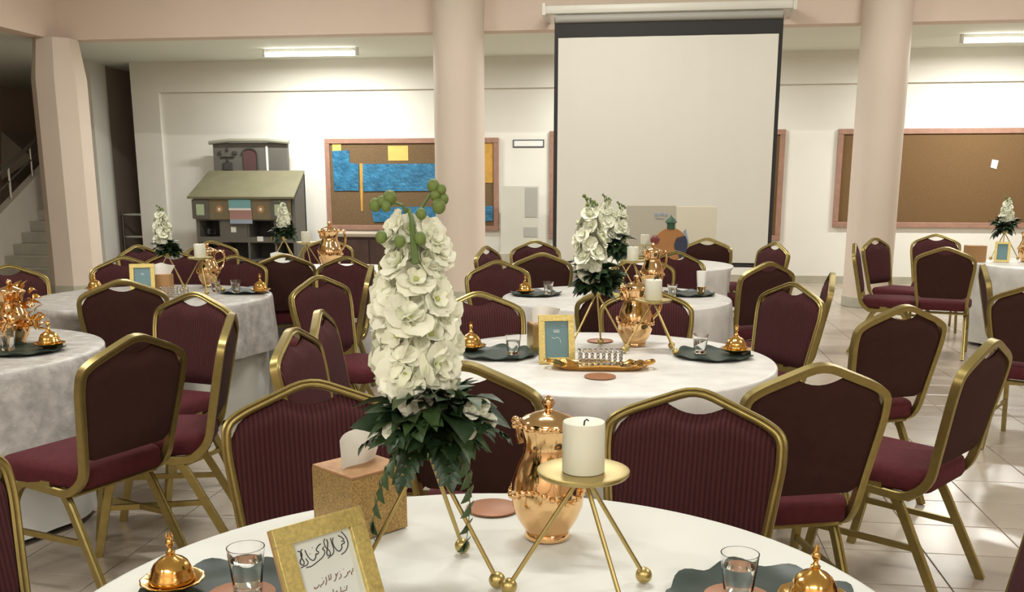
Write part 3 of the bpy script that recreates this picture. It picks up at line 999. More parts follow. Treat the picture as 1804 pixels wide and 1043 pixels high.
def candle_kit(r, h):
    body = MB().lathe([(r * .98, 0), (r, .003), (r, h - .004), (r * .97, h), (r * .80, h - .002), (r * .4, h - .006), (0, h - .007)], 32).mesh('wax', 'wax', True, 50)
    wk = MB().tube([(0, 0, h - .008), (.001, 0, h + .001), (.005, 0, h + .004), (.008, 0, h + .001)], .0014, 6).mesh('wick', 'wick')
    return [('wax', body, None, []), ('wick', wk, None, [])]


CANDLE = candle_kit(.037, .088)


def candle_stand(u, v, what, z=ZT, rot=0, s=1.0, candle=True):
    """(u,v): pixel of the spot on the table below the plate"""
    p = sit(u, v, z)
    t = thing('candle_stand', 'brass tripod candle stand with round plate ' + what, 'candle stand', p, rzc(rot), 'brass candle stands')
    t.scale = (s, s, s)
    kit_place(STAND_C, t)
    c = thing('candle', 'ivory pillar candle on the brass plate ' + what, 'candle', p + Vector((0, 0, .2325 * s)), 0, 'pillar candles')
    c.scale = (s, s, s)
    kit_place(CANDLE, c)


# ------------------------------------------------------------------ flowers
def petal_mesh():
    rnd = random.Random(5)
    mb = MB()
    for ring, (n, L, tilt, wd) in enumerate(((5, .044, 22, .046), (4, .026, 55, .030))):
        for k in range(n):
            a = 2 * PI * (k + .5 * ring) / n + rnd.uniform(-.15, .15)
            ti = math.radians(tilt + rnd.uniform(-10, 10))

            def fn(u, v, a=a, ti=ti, L=L, wd=wd, sd=rnd.random() * 6):
                s_ = (u - .5) * 2
                r = L * v
                wv = wd * (math.sin(PI * min(1, v * .80 + .12)) ** .6) * .62
                x = s_ * wv
                zc = .006 * (s_ * s_) + .003 * math.sin(s_ * 5 + sd) * v
                lift = math.sin(ti) * r - .25 * r * r / L * math.cos(ti)
                out = math.cos(ti) * r
                return (out * math.cos(a) - x * math.sin(a), out * math.sin(a) + x * math.cos(a), lift + zc)
            mb.grid(fn, 5, 4)
    return mb


PET = petal_mesh()
blossom_me = PET.mesh('blossom', 'petal', True, 80)
eye_me = MB().sphere((0, 0, .006), .0055, 8, 6).mesh('blossom_eye', mat('blossom_eye', (.45, .50, .16), .6))


def leaflet(L, W, fold=.25, droop=.3):
    def fn(u, v):
        s_ = (u - .5) * 2
        w_ = W * (math.sin(PI * v ** .75) ** .9) * (1 + .10 * math.sin(v * 26) * abs(s_))
        return (s_ * w_, L * v, fold * abs(s_) * w_ - droop * L * v * v)
    return fn


def leaf_mb(L, W, fold=.3, droop=.35):
    return MB().grid(leaflet(L, W, fold, droop), 4, 7)


leaf_me = [leaf_mb(.085, .034).mesh('leaf', 'leaf', True, 80), leaf_mb(.07, .020, .4, .5).mesh('leaf', 'leaf2', True, 80)]


def lobed_mb(s=1.0):
    mb = MB()
    for ang, L in ((-70, .05), (-38, .068), (0, .082), (38, .068), (70, .05)):
        m = leaf_mb(L * s, .0215 * s, .3, .3)
        m.xf(Matrix.Rotation(math.radians(ang), 4, 'Z'))
        mb.add(m.v, m.f)
    return mb


lobed_me = lobed_mb().mesh('leaf', 'leaf', True, 80)
lobed_me2 = lobed_mb(.85).mesh('leaf', 'leaf2', True, 80)


def frond_mb(L, n, droop, ls=.035):
    mb = MB()
    pts = []
    for i in range(n + 1):
        t = i / n
        pts.append(Vector((0, L * t * (1 - .35 * droop * t), -L * droop * t * t)))
    mb.tube(pts, [.0018 * (1 - .6 * i / n) for i in range(n + 1)], 5)
    for i in range(1, n + 1):
        for s_ in (-1, 1):
            m = leaf_mb(ls * (1.0 - .35 * i / n), ls * .26, .3, .3)
            t = (pts[i] - pts[i - 1]).normalized()
            pit = math.atan2(t.z, t.y)
            m.xf(Matrix.Translation(pts[i]) @ Matrix.Rotation(pit, 4, 'X') @ Matrix.Rotation(-s_ * math.radians(52), 4, 'Z'))
            mb.add(m.v, m.f)
    m = leaf_mb(ls * .8, ls * .25, .3, .3)
    t = (pts[-1] - pts[-2]).normalized()
    m.xf(Matrix.Translation(pts[-1]) @ Matrix.Rotation(math.atan2(t.z, t.y), 4, 'X'))
    mb.add(m.v, m.f)
    return mb


frond_me = [frond_mb(.17, 8, .8, .05).mesh('frond', 'leaf2', True, 80), frond_mb(.19, 10, 1.0, .045).mesh('frond', 'leaf2', True, 80), frond_mb(.13, 7, .35, .046).mesh('frond', 'leaf', True, 80)]


def spike_layout(H, R0, n, seed, lean=(0, 0)):
    """blossom placements along one spike: (matrix, scale)"""
    rnd = random.Random(seed)
    out = []
    for i in range(n):
        t = i / (n - 1)
        z = H * (.0 + t)
        env = R0 * (.72 + .55 * math.sin(PI * min(1, t * .85 + .12))) * (1 - .55 * max(0, t - .62) / .38)
        a = i * 2.39996 + rnd.uniform(-.3, .3)
        r = env * rnd.uniform(.62, 1.0)
        c = Vector((lean[0] * t + r * math.cos(a), lean[1] * t + r * math.sin(a), z + rnd.uniform(-.01, .01)))
        d = Vector((math.cos(a + rnd.uniform(-.55, .55)), math.sin(a + rnd.uniform(-.55, .55)), .25 + .5 * t + rnd.uniform(-.45, .35)))
        q = d.to_track_quat('Z', 'Y')
        s_ = rnd.uniform(.95, 1.35) * (1.05 - .40 * t)
        out.append(Matrix.Translation(c) @ q.to_matrix().to_4x4() @ Matrix.Rotation(rnd.uniform(0, 6), 4, 'Z') @ Matrix.Scale(s_, 4))
    return out


def flower_big(p, what):
    """the near arrangement: every blossom and leaf a part. origin at the cup"""
    t = thing('flower_arrangement', 'tall white delphinium spike over dark green foliage ' + what, 'flowers', p, YAW, 'white flower arrangements')
    lean = (.012, 0)
    ob('stem', MB().tube([(0, 0, -.02), (.004, 0, .1), (.003, 0, .3), (-.002, 0, .415)], [.006, .006, .005, .004], 8).mesh('stem', 'stem'), t)
    base = Matrix.Translation((-.012, 0, .105))
    for mx in spike_layout(.285, .050, 50, 3, (-.012, 0)):
        o = ob('blossom', blossom_me, t, base @ mx)
        ob('blossom_eye', eye_me, o)
    # green tip with buds
    tip = Vector((-.012, 0, .40))
    rnd = random.Random(8)
    arms = [(-.050, .0, .045), (.042, .01, .062), (-.014, -.01, .015), (.022, -.012, .012), (-.045, -.02, .0), (.036, .012, .048)]
    ob('tip_stem', MB().tube([tip + Vector((0, 0, -.06)), tip + Vector((-.005, 0, 0)), tip + Vector((-.022, 0, .035))], [.006, .005, .003], 8)
       .tube([tip + Vector((-.004, 0, .005)), tip + Vector((.012, .005, .035)), tip + Vector((.03, .01, .062))], [.004, .003, .002], 8)
       .tube([tip + Vector((-.022, 0, .035)), tip + Vector((-.05, 0, .045))], [.003, .002], 8)
       .tube([tip + Vector((.004, -.062, -.06)), tip + Vector((.0, -.052, -.02)), tip + Vector((-.006, -.02, .015)), tip + Vector((-.012, -.005, .03))], [.007, .006, .004, .003], 8).mesh('tip_stem', 'stem'), t)
    for (x, y, z) in [(-.058, 0, .042), (-.045, .004, .048), (-.050, -.008, .034), (.030, .01, .068), (.044, .008, .062), (.047, .01, .046), (.040, -.004, .034), (.034, .004, .052), (-.070, .0, .036), (-.054, -.052, -.016), (-.022, -.060, -.022), (.012, -.056, -.018), (.012, -.030, .022)]:
        bs = rnd.uniform(.8, 1.15)
        ob('bud', MB().sphere((0, 0, 0), .0105 * bs, 12, 8, (1, 1, 1.15)).mesh('bud', 'bud'), t, Matrix.Translation(tip + Vector((x, y, z))))
    for (x, z, s_, az) in [(.024, -.02, 1.0, 20), (.038, -.045, .9, -10), (-.03, .002, .75, 190), (-.046, -.018, .5, 160)]:
        d = Vector((math.cos(math.radians(az)), -.7, .5))
        ob('blossom', blossom_me, t, Matrix.Translation(tip + Vector((x, -.012, z))) @ d.to_track_quat('Z', 'Y').to_matrix().to_4x4() @ Matrix.Scale(s_ * .9, 4))
    # foliage
    rnd = random.Random(21)
    for i in range(96):
        a = i * 2.39996
        el = rnd.uniform(-.55, .75)
        me = rnd.choice([leaf_me[0], leaf_me[1], leaf_me[1], lobed_me, lobed_me, lobed_me2, lobed_me2])
        r0 = rnd.uniform(.015, .072)
        c = Vector((.012 + r0 * math.cos(a), r0 * math.sin(a), .03 + .065 * rnd.random() + .04 * el))
        mx = Matrix.Translation(c) @ Matrix.Rotation(a - PI / 2, 4, 'Z') @ Matrix.Rotation(el, 4, 'X') @ Matrix.Rotation(rnd.uniform(-.6, .6), 4, 'Y') @ Matrix.Scale(rnd.uniform(.75, 1.12), 4)
        ob('leaf', me, t, mx)
    for az, k, el, z, s_ in [(196, 0, -.10, .03, 1.05), (-18, 1, -.30, .05, 1.0), (160, 2, .1, .04, 1.1), (20, 2, .15, .05, 1.05), (-70, 2, -.1, .03, .9), (-120, 2, -.15, .03, .9), (70, 2, .2, .06, 1.0), (120, 2, .2, .06, 1.0), (240, 2, .25, .06, .9), (-35, 2, .4, .06, .9)]:
        ob('frond', frond_me[k], t, Matrix.Translation((.012, 0, z)) @ Matrix.Rotation(math.radians(az) - PI / 2, 4, 'Z') @ Matrix.Rotation(el, 4, 'X') @ Matrix.Scale(s_, 4))
    for x, y, z in [(.085, -.06, .085), (.112, -.05, .062), (.100, -.055, .092), (.078, -.062, .05), (-.055, -.07, .048)]:
        ob('blossom', blossom_me, t, Matrix.Translation((x, y, z)) @ Matrix.Rotation(.9, 4, 'X') @ Matrix.Scale(.42, 4))


def flower_small_meshes(spikes, seed, nleaf=34, lr=.055, ls=1.1):
    pet, lea, tipm, bud = MB(), MB(), MB(), MB()
    rnd = random.Random(seed)
    for (x, y, z0, H, R0, n) in spikes:
        for mx in spike_layout(H, R0, n, rnd.randrange(999)):
            m = Matrix.Translation((x, y, z0)) @ mx
            pet.add([m @ Vector(p) for p in PET.v], PET.f)
        tipm.tube([(x * .3, y * .3, 0), (x, y, z0 + .05), (x, y, z0 + H + .04)], .004, 6)
        for k in range(6):
            a = k * 1.05
            q = (x + .026 * math.cos(a), y + .02 * math.sin(a), z0 + H + .012 + .012 * (k % 4))
            tipm.tube([(x, y, z0 + H - .01), q], .002, 5)
            bud.sphere(q, .0085, 8, 6)
    lv = [leaf_mb(.085, .027), lobed_mb(1.0), lobed_mb(1.1)]
    for i in range(nleaf):
        a = i * 2.39996
        el = rnd.uniform(-.6, .75)
        r0 = rnd.uniform(.01, lr)
        b = rnd.choice(lv)
        m = Matrix.Translation((r0 * math.cos(a), r0 * math.sin(a), .03 + .06 * rnd.random() + .04 * el)) @ Matrix.Rotation(a - PI / 2, 4, 'Z') @ Matrix.Rotation(el, 4, 'X') @ Matrix.Rotation(rnd.uniform(-.6, .6), 4, 'Y') @ Matrix.Scale(rnd.uniform(.8, 1.2) * ls, 4)
        lea.add([m @ Vector(p) for p in b.v], b.f)
    return [('blossoms', pet.mesh('blossoms', 'petal', True, 80)), ('foliage', lea.mesh('foliage', 'leaf', True, 80)), ('stems', tipm.mesh('stems', 'stem')), ('buds', bud.mesh('buds', 'bud'))]


FL1 = flower_small_meshes([(-.035, 0, .09, .27, .044, 34)], 31, 44, .055, 1.05)
FL2 = flower_small_meshes([(-.07, .02, .10, .25, .032, 22), (.03, .01, .08, .22, .028, 18)], 32, 40, .06, 1.1)
FL3 = flower_small_meshes([(0, 0, .09, .20, .036, 24)], 33, 40, .06, 1.1)


def flowers(u, v, what, kind, z=ZT, rot=0, s=1.0, stand=True, sz=None):
    p = sit(u, v, z)
    t = thing('flower_stand', 'brass tripod flower stand with ball feet ' + what, 'flower stand', p, rzc(rot), 'brass flower stands')
    t.scale = (s, s, s)
    kit_place(STAND_F, t)
    q = p + Vector((0, 0, .25 * s))
    if kind is None:
        flower_big(q, what)
        return
    t = thing('flower_arrangement', 'white delphinium spikes over dark foliage ' + what, 'flowers', q, YAW, 'white flower arrangements')
    f = sz or s
    t.scale = (f, f, f)
    for n, me in kind:
        o = ob(n, me, t)
        o['kind'] = 'stuff'


# ------------------------------------------------------------------ place settings
def mat_mesh():
    vs, fs = [(0, 0, .004)], []
    seg = 72
    for r, z in ((.10, .004), (.14, .005), (.165, .011), (.165, .008), (.135, .0), (0.0001, 0.0)):
        for k in range(seg):
            a = 2 * PI * k / seg
            w_ = 1 + (.035 * math.sin(9 * a) + .025 * math.sin(5 * a + 1)) * (r > .12)
            zz = z + (.006 * math.sin(9 * a + .6) * (r > .15)) * (z > .005) + (.0 if r < .15 else .004)
            vs.append((r * w_ * math.cos(a), r * w_ * math.sin(a), max(zz, 0)))
    for k in range(seg): fs.append((0, 1 + k, 1 + (k + 1) % seg))
    for i in range(5):
        for k in range(seg):
            k2 = (k + 1) % seg
            fs.append((1 + i * seg + k, 1 + i * seg + k2, 1 + (i + 1) * seg + k2, 1 + (i + 1) * seg + k))
    return MB().add(vs, fs).mesh('leaf_mat', 'green_mat', True, 60)


MATM = mat_mesh()
DISC = MB().lathe([(.058, 0), (.060, .001), (.060, .004), (.058, .005), (0, .005)], 40).mesh('disc', 'copper', True, 40)
TUMB = [('cup', MB().lathe([(.024, 0), (.0255, .003), (.0265, .02), (.0335, .082), (.0315, .082), (.0245, .022), (.022, .012), (0, .012)], 32).mesh('cup', 'glass', True, 60), None, []),
        ('water', MB().lathe([(0.0002, .0125), (.0215, .0125), (.0238, .0225), (.0277, .058), (0, .058)], 28).mesh('water', 'water', True, 40), None, [])]


def burner_kit():
    sau = MB().lathe([(.028, 0), (.03, .004), (.05, .010), (.064, .018), (.066, .022), (.062, .023), (.046, .016), (0, .012)], 36, wob=lambda a, z: .02 * math.sin(12 * a) if z > .016 else 0).mesh('saucer', 'gold', True, 60)
    dome = MB().lathe([(.044, .016), (.047, .020), (.046, .030), (.043, .034), (.041, .044), (.035, .056), (.024, .066), (.014, .071), (.008, .076), (.010, .080), (.005, .085), (.0035, .092)], 32, wob=lambda a, z: .02 * math.sin(10 * a) if .03 < z < .07 else 0).mesh('dome', 'gold', True, 60)
    fin = MB().lathe([(.0035, .090), (.008, .097), (.009, .103), (.006, .109), (.003, .112)], 12)
    for s_ in (-1, 0, 1):
        fin.tube([(s_ * .003, 0, .108), (s_ * .007, 0, .116), (s_ * .005, 0, .124)], [.0022, .002, .0008], 6)
    return [('saucer', sau, None, []), ('dome', dome, None, []), ('finial', fin.mesh('finial', 'gold'), None, [])]


BURN = burner_kit()


def leafmat(u, v, what, z=ZT, s=1.0, rot=0):
    o = ob('leaf_mat', MATM)
    o.location = sit(u, v, z)
    o.rotation_euler.z = rzc(rot)
    o.scale = (s, s, 1)
    tag(o, 'dark green wavy leaf-shaped place mat ' + what, 'place mat', 'green leaf mats')


def disc(u, v, what, z=ZT, s=1.0):
    o = ob('copper_coaster', DISC)
    o.location = sit(u, v, z)
    o.scale = (s, s, 1)
    tag(o, 'flat round copper coaster ' + what, 'coaster', 'copper coasters')


def tumbler(u, v, what, z=ZT, s=1.0):
    t = thing('water_glass', 'small clear glass of water ' + what, 'glass', sit(u, v, z), 0, 'water glasses')
    t.scale = (s, s, s)
    kit_place(TUMB, t)


def burner(u, v, what, z=ZT, s=1.0, rot=0):
    t = thing('gold_bowl', 'small gold lidded bowl ' + what, 'lidded bowl', sit(u, v, z), rzc(rot), 'gold lidded bowls')
    t.scale = (s, s, s)
    kit_place(BURN, t)


# ------------------------------------------------------------------ tissue boxes
def tissue_box(p, rz, w_, d_, h_, what, m_, tissue=True, lid='copper_lid'):
    t = thing('tissue_box', what, 'tissue box', p, rz, 'tissue boxes')
    ob('body', MB().box(-w_ / 2, w_ / 2, -d_ / 2, d_ / 2, 0, h_ - .006, .0015).mesh('body', m_, False), t)
    ob('lid', MB().box(-w_ / 2 + .001, w_ / 2 - .001, -d_ / 2 + .001, d_ / 2 - .001, h_ - .006, h_, .0012).mesh('lid', lid, False), t)
    if tissue:
        def fn(u, v):
            x = (u - .5) * .10 * (1 + .35 * v) + .014 * v
            return (x, .012 * math.sin(u * 7) * (.3 + v) + .02 * (u - .5), h_ + .078 * v * (1 - .45 * abs(u - .40)) - .001)
        ob('tissue', MB().grid(fn, 14, 8).grid(lambda u, v: (fn(u, v)[0] * .85 + .006, fn(u, v)[1] + .010 + .004 * math.sin(u * 9), h_ + (fn(u, v)[2] - h_) * .9), 14, 8).mesh('tissue', 'tissue', True, 80), t)
    return t


# ------------------------------------------------------------------ photo frames
def photo_frame(p, rz, w_, h_, bar, lean, label, card, m_='gold_leaf', strokes=None):
    """origin: middle of the bottom front edge; faces local -Y"""
    t = thing('photo_frame', label, 'picture frame', p, rz, 'gold picture frames')
    L = Matrix.Rotation(-lean, 4, 'X')
    d = .018
    for x0, x1, z0, z1 in ((-w_ / 2, w_ / 2, h_ - bar, h_), (-w_ / 2, w_ / 2, 0, bar), (-w_ / 2, -w_ / 2 + bar, bar, h_ - bar), (w_ / 2 - bar, w_ / 2, bar, h_ - bar)):
        ob('frame_bar', MB().box(x0, x1, 0, d * .6, z0, z1, .001).xf(L).mesh('frame_bar', m_, False), t)
    ob('frame_edge', MB().box(-w_ / 2 + .0005, w_ / 2 - .0005, d * .6, d, .0005, h_ - .0005).xf(L).mesh('frame_edge', 'wood_edge', False), t)
    c = ob('card', MB().box(-w_ / 2 + bar * .9, w_ / 2 - bar * .9, d * .45, d * .62, bar * .9, h_ - bar * .9).xf(L).mesh('card', card, False), t)
    a = Vector((0, h_ * .75 * math.sin(lean) + d, h_ * .75 * math.cos(lean) - .004))
    ob('easel_leg', MB().tube([a, (0, a.y + h_ * .32, .003)], 1, prof=[(-.02, -.0015), (.02, -.0015), (.02, .0015), (-.02, .0015)], up=(0, 1, 0)).mesh('easel_leg', 'wood_edge', False), t)
    if strokes:
        for nm, m2, ss, rad in strokes:
            mb = MB()
            for st_ in ss:
                pts = [L @ Vector((x * (w_ - 2 * bar) / 2, d * .45 - .0002, bar + z * (h_ - 2 * bar))) for x, z in st_]
                pts = rounded(pts, .004, 3) if len(pts) > 2 else [Vector(q) for q in pts]
                mb.tube(pts, rad, 5)
            ob(nm, mb.mesh(nm, m2), c)
    return t


# ================================================================== TABLE WITH THE CALLIGRAPHY FRAME
def trace(lines):
    """pen strokes of the card, converted from a tracing grid to card coordinates (x -1..1, z 0..1)"""
    ux, uy = 650.0, -155.0
    vx, vy = 225.0, 955.0
    det = ux * vy - uy * vx
    out = []
    for ln in lines:
        q = []
        for X, Y in ln:
            dx, dy = X - 515, Y - 465
            a = (dx * vy - dy * vx) / det
            b = (ux * dy - uy * dx) / det
            q.append(((2 * a - 1) * .93, .985 - b))
        out.append(q)
    return out


HEAD = [[(1090, 335), (1130, 370), (1165, 430), (1165, 490), (1130, 550), (1075, 580)],
        [(985, 405), (975, 440), (990, 490), (1030, 540), (1060, 545), (1090, 510), (1085, 470), (1110, 465), (1128, 450), (1110, 430), (1085, 440)],
        [(1050, 375), (1095, 395), (1120, 425)],
        [(955, 400), (965, 450), (990, 520), (980, 570), (940, 595), (910, 615)],
        [(885, 405), (870, 440), (890, 500), (940, 540), (945, 580), (910, 590), (897, 560), (915, 500), (920, 440), (905, 412)],
        [(870, 490), (850, 520), (872, 525), (880, 560), (840, 610), (780, 650), (720, 690), (650, 705)],
        [(835, 460), (800, 480), (770, 530), (810, 545), (790, 570), (770, 560), (770, 600), (740, 640), (690, 610), (660, 560), (645, 520)],
        [(610, 510), (590, 550), (600, 600), (630, 640), (625, 680), (590, 670), (580, 640), (610, 590), (605, 540), (560, 530)],
        [(650, 610), (680, 650), (660, 680), (630, 685), (590, 705)],
        [(730, 495), (734, 500)], [(985, 395), (990, 400)], [(700, 560), (705, 565)]]
SUB = [[(1205, 730), (1205, 760), (1180, 780), (1190, 800)], [(1172, 755), (1150, 775), (1135, 770), (1140, 790), (1110, 820), (1090, 825)], [(1085, 735), (1089, 741)],
       [(1050, 785), (1062, 810), (1030, 840)], [(1040, 755), (1045, 760)], [(1020, 770), (1000, 800), (985, 850), (965, 860)], [(985, 780), (1000, 805)], [(930, 780), (937, 830), (905, 845)],
       [(903, 790), (915, 840)], [(870, 810), (882, 850), (865, 895)], [(825, 815), (829, 821)], [(847, 845), (835, 880), (810, 890), (805, 915)], [(790, 885), (770, 915), (735, 930), (730, 905)],
       [(1120, 910), (1110, 960), (1080, 965), (1055, 972)], [(1085, 925), (1090, 930)], [(1040, 920), (1045, 975), (1010, 985)], [(1000, 958), (965, 990), (955, 1000)], [(948, 940), (955, 1000)], [(915, 985), (905, 1020), (898, 1035)]]
STROKES = [('header_lettering', 'ink', trace(HEAD), .00095), ('verse_lettering', 'ink_red', trace(SUB), .00075)]
wA = 'on ' + TA
FL, FH, FW = math.radians(24), .21, .17
q = atz(560, 911, ZT + FH * math.cos(FL))
fz = rzc(44)
q = q + Vector((math.sin(fz), -math.cos(fz), 0)) * (FH * math.sin(FL))
q.z = ZT
photo_frame(q, fz, FW, FH, .030, FL, 'textured gold picture frame holding a white card with Arabic calligraphy', 'card_white', strokes=STROKES)
tissue_box(sit(636, 928), rzc(45), .142, .142, .14, 'gold glitter tissue box with a white tissue beside the calligraphy frame', 'glitter')
flowers(757, 1018, wA, None, rot=0)
jug(964, 945, 'behind the candle on the calligraphy frame table', rot=-25, s=.94)
candle_stand(1024, 1048, wA, rot=0)
disc(868, 896, 'between flower stand and jug ' + wA)
leafmat(400, 1062, 'under the glass beside the calligraphy frame', rot=30)
disc(425, 1050, 'on the leaf mat beside the calligraphy frame', z=ZT + .007)
tumbler(437, 1040, 'beside the calligraphy frame', z=ZT + .0125)
burner(305, 1036, 'beside the calligraphy frame', z=ZT + .007, s=.86)
leafmat(1345, 1068, 'under the glass on the side of the candle stand', rot=10)
disc(1300, 1055, 'on the leaf mat on the side of the candle stand', z=ZT + .007)
tumbler(1300, 1052, 'on the leaf mat on the side of the candle stand', z=ZT + .0125)
burner(1432, 1066, 'on the leaf mat on the side of the candle stand', z=ZT + .007, s=.9, rot=40)
# ================================================================== TABLE WITH THE GLASS DISH
photo_frame(sit(982, 641), rzc(6), .148, .20, .026, math.radians(12), 'gold picture frame with a blue-grey card beside the glass dish', 'card_blue',
            strokes=[('pale_print', 'card_mark', [[(-.25, .72), (.25, .72)], [(-.25, .69), (.25, .69)], [(-.25, .75), (.25, .75)], [(-.4, .55), (-.2, .52), (.1, .56), (.3, .50), (.35, .40)], [(.5, .88), (.65, .88)]], .0012)])
tissue_box(sit(957, 618), rzc(12), .12, .12, .125, 'ochre tissue box with a white tissue behind the blue-card frame by the glass dish', 'brass')
wB = 'on ' + TB_
flowers(1050, 616, wB, FL1, rot=10, s=1.0, sz=1.02)
jug(1118, 608, 'in front of a chair on the glass-dish table', rot=10)
candle_stand(1148, 620, wB, rot=15, s=.98)
disc(1057, 601, 'near the far rim ' + wB)
disc(1057, 664, 'before the gold tray ' + wB)
leafmat(880, 625, 'beside the blue-card frame ' + wB)
tumbler(904, 624, 'beside the blue-card frame ' + wB, z=ZT + .008)
burner(830, 616, 'beside the blue-card frame ' + wB, z=ZT + .008)
leafmat(1255, 627, 'near the candle stand ' + wB, rot=40)
tumbler(1233, 622, 'near the candle stand ' + wB, z=ZT + .008)
burner(1296, 622, 'near the candle stand ' + wB, z=ZT + .008)
p = sit(1056, 648)
tr = thing('gold_tray', 'narrow ornate gold tray with scalloped ends under the glass dish', 'tray', p, rzc(-3))
tv = []
for k in range(64):
    a = 2 * PI * k / 64
    x = .185 * math.copysign(abs(math.cos(a)) ** .5, math.cos(a))
    y = .075 * math.copysign(abs(math.sin(a)) ** .5, math.sin(a))
    tv.append((x, y))
mb = MB()
n = len(tv)
vs = []
for s_, z in ((.8, .0), (.86, .002), (1.0, .016), (1.04, .020), (1.0, .021), (.84, .006)):
    vs += [(x * s_ * (1 + .012 * math.sin(k * 1.6) * (z > .01)), y * s_, z + (.004 * math.sin(k * 1.2) if z > .015 else 0)) for k, (x, y) in enumerate(tv)]
fs = [tuple(range(n))[::-1], tuple(range(5 * n, 6 * n))]
fs += [(i * n + k, i * n + (k + 1) % n, (i + 1) * n + (k + 1) % n, (i + 1) * n + k) for i in range(5) for k in range(n)]
ob('dish', mb.add(vs, fs).mesh('dish', 'gold', True, 50), tr)
for s_ in (-1, 1):
    ob('handle', MB().tube(rounded([(s_ * .185, -.03, .02), (s_ * .215, -.025, .03), (s_ * .215, .025, .03), (s_ * .185, .03, .02)], .02, 4), .006, 8).mesh('handle', 'gold'), tr)


def crystal_dish(p, rz, s, label):
    t = thing('glass_dish', label, 'glass dish', p, rz, 'cut glass dishes')
    t.scale = (s, s, s)
    w_, d_, h_ = .095, .05, .07
    mb = MB()
    mb.box(-w_, w_, -d_, d_, 0, .008)
    for x0, x1, y0, y1 in ((-w_, w_, -d_, -d_ + .008), (-w_, w_, d_ - .008, d_), (-w_, -w_ + .008, -d_ + .008, d_ - .008), (w_ - .008, w_, -d_ + .008, d_ - .008)):
        mb.box(x0, x1, y0, y1, .008, h_)
    ob('bowl', mb.mesh('bowl', 'glass', False), t)
    st_ = MB()
    for i in range(8):
        for j in range(4):
            st_.sphere((-w_ + .013 + i * .0243, -d_ - .002, .013 + j * .0155), .0095, 6, 4)
    ob('cut_studs', st_.mesh('cut_studs', 'glass', False), t)['kind'] = 'stuff'
    for i in range(9):
        ob('rim_stud', MB().sphere((-w_ + .006 + i * .0228, -d_ + .004, h_ + .006), .009, 8, 6).mesh('rim_stud', 'glass', False), t)


crystal_dish(p + Vector((0, 0, .0065)), rzc(-3), .92, 'cut glass dish with studded sides standing on the gold tray')
# ================================================================== ROUND TABLE BEFORE THE SCREEN
wC = 'on ' + TC
flowers(1084, 512, wC, FL2, s=1.0, sz=.98)
photo_frame(sit(1084, 521), rzc(-14), .10, .15, .018, math.radians(14), 'small white-gold frame with pale blue card on the round table before the screen', 'card_blue')
candle_stand(1113, 523, wC, s=1.0)
jug(1148, 510, 'behind the candle of the round table before the screen', rot=30)
leafmat(944, 519, 'near the round column side ' + wC)
tumbler(966, 518, 'near the round column side ' + wC, z=ZT + .008)
burner(925, 517, 'near the round column side ' + wC, z=ZT + .008)
leafmat(1215, 519, 'on the jug side ' + wC, rot=30)
tumbler(1184, 523, 'on the jug side ' + wC)
t = thing('napkin_cup', 'folded white napkin standing in a gold cup on the round table before the screen', 'napkin', sit(1235, 517, ZT + .008), rzc(0))
ob('cup', MB().lathe([(.02, 0), (.024, .002), (.03, .045), (.028, .045), (.02, .004)], 16).mesh('cup', 'gold'), t)
ob('napkin', MB().grid(lambda u, v: ((.024 + .010 * v) * math.cos(6.28 * u) * (1 + .12 * math.sin(25 * u)), (.024 + .008 * v) * math.sin(6.28 * u) * (1 + .12 * math.sin(25 * u)), .012 + .135 * v), 28, 4).mesh('napkin', 'tissue', True, 80), t)
# ================================================================== SILVER-DRAPED TABLE NEAR THE STAIRS
wD = 'on ' + TD
jug(27, 607, wD, z=ZO, rot=110, s=.92)
leafmat(42, 618, 'before the jug ' + wD, z=ZO)
tumbler(15, 617, 'before the jug ' + wD, z=ZO + .008)
burner(88, 612, 'before the jug ' + wD, z=ZO + .008)
t = thing('gold_garland', 'crinkled gold leaf sprigs wound around the jug ' + wD, 'garland', sit(27, 607, ZO), rzc(0))
rnd = random.Random(4)
sprig = leaf_mb(.06, .018, .5, .6).mesh('gold_sprig', 'gold', True, 80)
for k in range(80):
    a = rnd.uniform(0, 2 * PI)
    z = rnd.uniform(.05, .25)
    r = (.094 if z < .14 else .094 - (z - .14) * .28) + rnd.uniform(0, .014)
    ob('gold_sprig', sprig, t, Matrix.Translation((r * math.cos(a), r * math.sin(a), z)) @ Matrix.Rotation(a - PI / 2 + rnd.uniform(-.9, .9), 4, 'Z') @ Matrix.Rotation(rnd.uniform(.2, 1.3), 4, 'X') @ Matrix.Rotation(rnd.uniform(-.8, .8), 4, 'Y') @ Matrix.Scale(rnd.uniform(.5, .85), 4))
ob('wire_ring', MB().tube([(.100 * math.cos(k * PI / 12), .100 * math.sin(k * PI / 12), .07 + .05 * (k % 2)) for k in range(25)], .004, 6).mesh('wire_ring', 'gold'), t)
# ================================================================== SILVER-DRAPED TABLE BEFORE THE PLAY SHOP
wE = 'on ' + TE_
photo_frame(sit(252, 519, ZO), rzc(12), .155, .20, .026, math.radians(10), 'pale gold picture frame with a blue card on the play-shop table', 'card_blue', strokes=[('pale_print', 'card_mark', [[(-.2, .74), (.2, .76)], [(-.1, .70), (.25, .70)]], .0016)])
tissue_box(sit(288, 515, ZO), rzc(5), .115, .115, .12, 'brown tissue box with a white tissue below the flowers of the play-shop table', 'wood_edge', lid='wood_edge')
flowers(300, 512, wE, FL1, z=ZO, s=.95, sz=.80)
candle_stand(357, 516, wE, z=ZO)
jug(369, 504, 'under the candle plate of the play-shop table', z=ZO, s=.95)
tumbler(380, 514, 'at the foot of the jug ' + wE, z=ZO)
leafmat(431, 514, 'near the rim ' + wE, z=ZO)
tumbler(416, 515, 'on the leaf mat ' + wE, z=ZO + .008)
